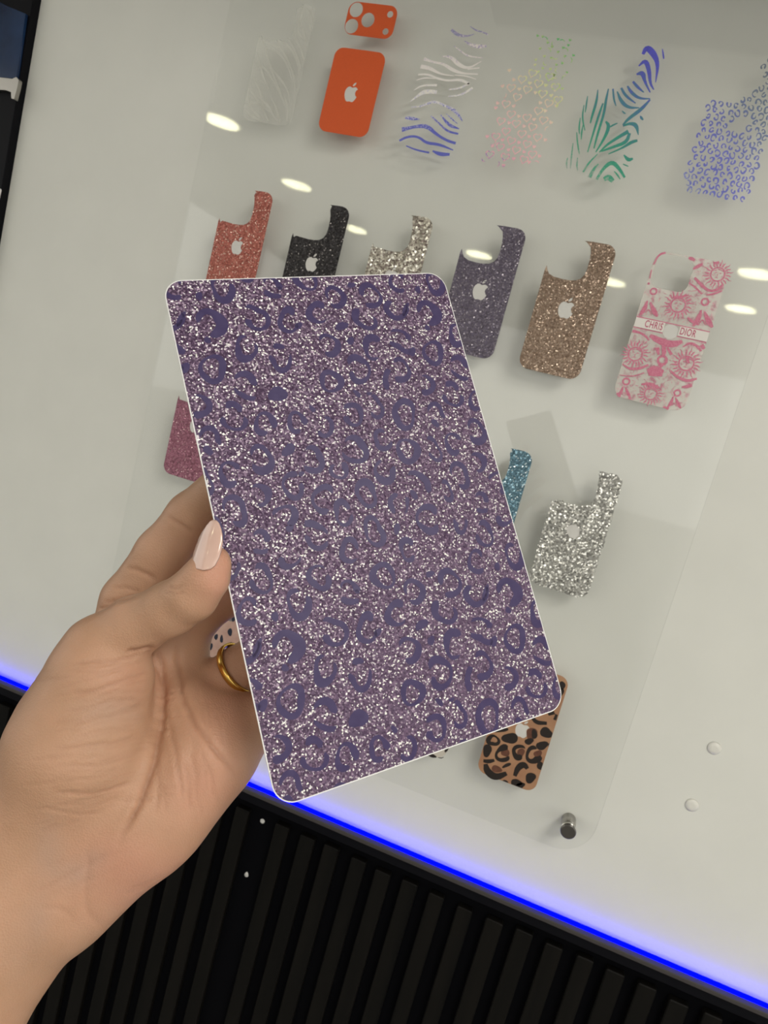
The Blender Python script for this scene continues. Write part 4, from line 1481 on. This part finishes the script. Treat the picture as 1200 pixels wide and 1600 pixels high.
for pts, wd, dp, dk in CREASE:
    p = np.array(pts, float)
    for _ in range(2):
        qq = [p[0]]
        for i in range(len(p) - 1):
            qq += [.75 * p[i] + .25 * p[i + 1], .25 * p[i] + .75 * p[i + 1]]
        qq.append(p[-1])
        p = np.array(qq)
    wpx = wd * F / 240.0
    bb = (hpx[:, 0] > p[:, 0].min() - 4 * wpx) & (hpx[:, 0] < p[:, 0].max() + 4 * wpx) & (hpx[:, 1] > p[:, 1].min() - 4 * wpx) & (hpx[:, 1] < p[:, 1].max() + 4 * wpx) & sel0
    ii = np.nonzero(bb)[0]
    if not len(ii):
        continue
    best = np.full(len(ii), 1e9)
    tb = np.zeros(len(ii))
    L_ = np.concatenate([[0], np.cumsum(np.linalg.norm(np.diff(p, axis=0), axis=1))])
    for k in range(len(p) - 1):
        ab = p[k + 1] - p[k]
        t = np.clip(((hpx[ii] - p[k]) @ ab) / (ab @ ab + 1e-9), 0, 1)
        d = np.linalg.norm(hpx[ii] - p[k] - t[:, None] * ab, axis=1)
        m = d < best
        best[m] = d[m]
        tb[m] = (L_[k] + t[m] * (L_[k + 1] - L_[k])) / L_[-1]
    fade = np.clip(np.minimum(tb, 1 - tb) * 6 + .15, 0, 1)
    g = np.exp(-(best / (wpx * .5)) ** 2) * fade * front[ii]
    soft = np.exp(-(best / (wpx * 1.6)) ** 2) * fade * front[ii]
    disp[ii] -= dp * (.75 * g + .25 * soft)
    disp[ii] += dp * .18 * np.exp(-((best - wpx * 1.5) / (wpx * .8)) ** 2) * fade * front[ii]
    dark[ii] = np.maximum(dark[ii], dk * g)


def spot(x, y, rx, ry=None):
    ry = ry or rx
    return np.exp(-((hpx[:, 0] - x) / rx) ** 2 - ((hpx[:, 1] - y) / ry) ** 2) * front


# broad forms: tendon folds in the palm, hollows
disp += .9 * spot(272, 1225, 22, 75) - 1.0 * spot(300, 1210, 12, 60) * .6 - 1.2 * spot(246, 1120, 16, 60) * .6
pink = np.clip(.9 * spot(345, 895, 40, 55) + .8 * spot(250, 1390, 130, 60) + .6 * spot(320, 1230, 70, 60) + .5 * spot(350, 1110, 50, 60) + .35 * spot(200, 1060, 60, 40) + .4 * spot(180, 1330, 70, 40), 0, 1)
vein = np.clip(.8 * spot(120, 1365, 30, 22) + .7 * spot(75, 1330, 26, 50) + .6 * spot(60, 1440, 22, 40) + .5 * spot(150, 1340, 20, 14) + .5 * spot(175, 1110, 60, 22) + .3 * spot(30, 1500, 30, 50), 0, 1)
hv = hv + hn * disp[:, None]
hw = cam2w(hv / 1000.0)
org = cam2w(J(60, 1400, 240, 1)[0] / 1000.0)
hand = None
me = fast_mesh('person_hand', hw - org, hf)
me.polygons.foreach_set('use_smooth', np.ones(len(me.polygons), bool))
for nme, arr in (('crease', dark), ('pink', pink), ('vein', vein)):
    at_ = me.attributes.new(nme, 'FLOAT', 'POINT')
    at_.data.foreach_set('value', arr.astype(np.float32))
# skin
m_skin = mat('skin', (.62, .36, .24), .48)
t = NT(m_skin)
t.b.inputs['Subsurface Weight'].default_value = .12
t.b.inputs['Subsurface Radius'].default_value = (1.0, .35, .2)
t.b.inputs['Subsurface Scale'].default_value = .004
t.b.inputs['Specular IOR Level'].default_value = .35
co = t.coord()
n1 = t.n('ShaderNodeTexNoise', Scale=55.0, Detail=5.0)
t.l(co, n1.inputs['Vector'])
col = t.ramp(n1.outputs[0], [(.3, (.47, .270, .165)), (.7, (.545, .315, .204))])


def attr(nm):
    a_ = t.n('ShaderNodeAttribute')
    a_.attribute_name = nm
    return a_.outputs['Fac']


def scaled(sock, k):
    x_ = t.n('ShaderNodeMath', _operation='MULTIPLY')
    t.l(sock, x_.inputs[0])
    x_.inputs[1].default_value = k
    return x_.outputs[0]


col = t.mix(scaled(attr('pink'), .55), col, (.66, .30, .22))
col = t.mix(scaled(attr('vein'), .38), col, (.36, .28, .24))
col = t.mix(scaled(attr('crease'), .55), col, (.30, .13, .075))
t.l(col, t.b.inputs['Base Color'])
n2 = t.n('ShaderNodeTexVoronoi', Scale=1500.0, _feature='F1')
t.l(co, n2.inputs['Vector'])
n3 = t.n('ShaderNodeTexNoise', Scale=420.0, Detail=6.0)
t.l(co, n3.inputs['Vector'])
ad = t.n('ShaderNodeMath', _operation='ADD')
t.l(n2.outputs['Distance'], ad.inputs[0])
t.l(n3.outputs[0], ad.inputs[1])
t.bump(ad.outputs[0], .22, .0006)
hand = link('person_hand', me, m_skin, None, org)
tag(hand, 'left hand and wrist, palm to the viewer, pinching the purple film sheet', 'hand')


# thumb nail: a curved almond plate
def nail(base, tip, width, normal, sag, name='thumbnail'):
    b_, t_ = base, tip
    ax = t_ - b_
    L_ = np.linalg.norm(ax)
    ax = ax / L_
    nn = normal - ax * (normal @ ax)
    nn /= np.linalg.norm(nn)
    sd = np.cross(nn, ax)
    prof = [(0.0, .30), (.02, .52), (.06, .74), (.14, .92), (.30, 1.0), (.45, 1.0), (.6, .93), (.74, .79), (.86, .58), (.95, .34), (.99, .14)]
    vs, fs = [], []
    NU = 13
    for th_ in (0.0, -.55):
        for v_, w_ in prof:
            for k in range(NU):
                u = -1 + 2 * k / (NU - 1)
                p = b_ + ax * (L_ * v_) + sd * (u * w_ * width / 2) + nn * (th_ - sag * (u * w_) ** 2 - 1.1 * (v_ - .35) ** 2)
                vs.append(p)
    nr = len(prof)
    for lay in (0, 1):
        for i in range(nr - 1):
            for k in range(NU - 1):
                a_ = lay * nr * NU + i * NU + k
                fq = (a_, a_ + 1, a_ + NU + 1, a_ + NU)
                fs.append(fq if lay == 0 else fq[::-1])
    rim = [k for k in range(NU)] + [i * NU + NU - 1 for i in range(1, nr)] + [(nr - 1) * NU + k for k in range(NU - 2, -1, -1)] + [i * NU for i in range(nr - 2, 0, -1)]
    for i in range(len(rim)):
        a_, b2 = rim[i], rim[(i + 1) % len(rim)]
        fs.append((b2, a_, a_ + nr * NU, b2 + nr * NU))
    wv = cam2w(np.array(vs) / 1000.0) - org
    me = pydata(name, wv, fs)
    bm = bmesh.new()
    bm.from_mesh(me)
    bmesh.ops.recalc_face_normals(bm, faces=bm.faces)
    bm.to_mesh(me)
    bm.free()
    for f_ in me.polygons:
        f_.use_smooth = True
    return me


m_nail = noisy('nude_nail_gloss', (.70, .46, .38), (.76, .53, .45), 120.0, .12, **{'Coat Weight': .6})
nm_ = nail(J(309, 889, 218.8, 1)[0], J(334, 811, 222.3, 1)[0], 10.2, np.array([-.42, -.25, -.87]), 1.6)
o = link('thumbnail', nm_, m_nail, hand)
o['label'] = 'glossy nude almond thumbnail'


# gold ring on the ring finger
def ring_mesh(c, axis, R, wd, th):
    axis = axis / np.linalg.norm(axis)
    a_ = np.cross(axis, [0, 0, 1.0])
    a_ /= np.linalg.norm(a_)
    b_ = np.cross(axis, a_)
    sec = [(-wd / 2, 0), (-wd / 2, th * .7), (-wd / 4, th), (wd / 4, th), (wd / 2, th * .7), (wd / 2, 0)]
    vs, fs = [], []
    N = 48
    for k in range(N):
        an = 2 * math.pi * k / N
        for s_, h_ in sec:
            vs.append(c + axis * s_ + (a_ * math.cos(an) + b_ * math.sin(an)) * (R + h_))
    m = len(sec)
    for k in range(N):
        for j in range(m):
            fs.append((k * m + j, k * m + (j + 1) % m, ((k + 1) % N) * m + (j + 1) % m, ((k + 1) % N) * m + j))
    wv = cam2w(np.array(vs) / 1000.0)
    o_ = wv.mean(0)
    me = pydata('ring', wv - o_, fs)
    for f_ in me.polygons:
        f_.use_smooth = True
    return me, o_


pa, pb = RING[1], RING[2]
me, o_ = ring_mesh(pa[0] + (pb[0] - pa[0]) * .15, pb[0] - pa[0], pa[1] * 1.0 + 1.2, 2.6, 1.1)
m_gold = mat('gold', (.75, .48, .12), .2, 1.0)
rg_ = link('finger_ring', me, m_gold, None, o_)
tag(rg_, 'gold ring on a finger behind the purple film sheet', 'ring')
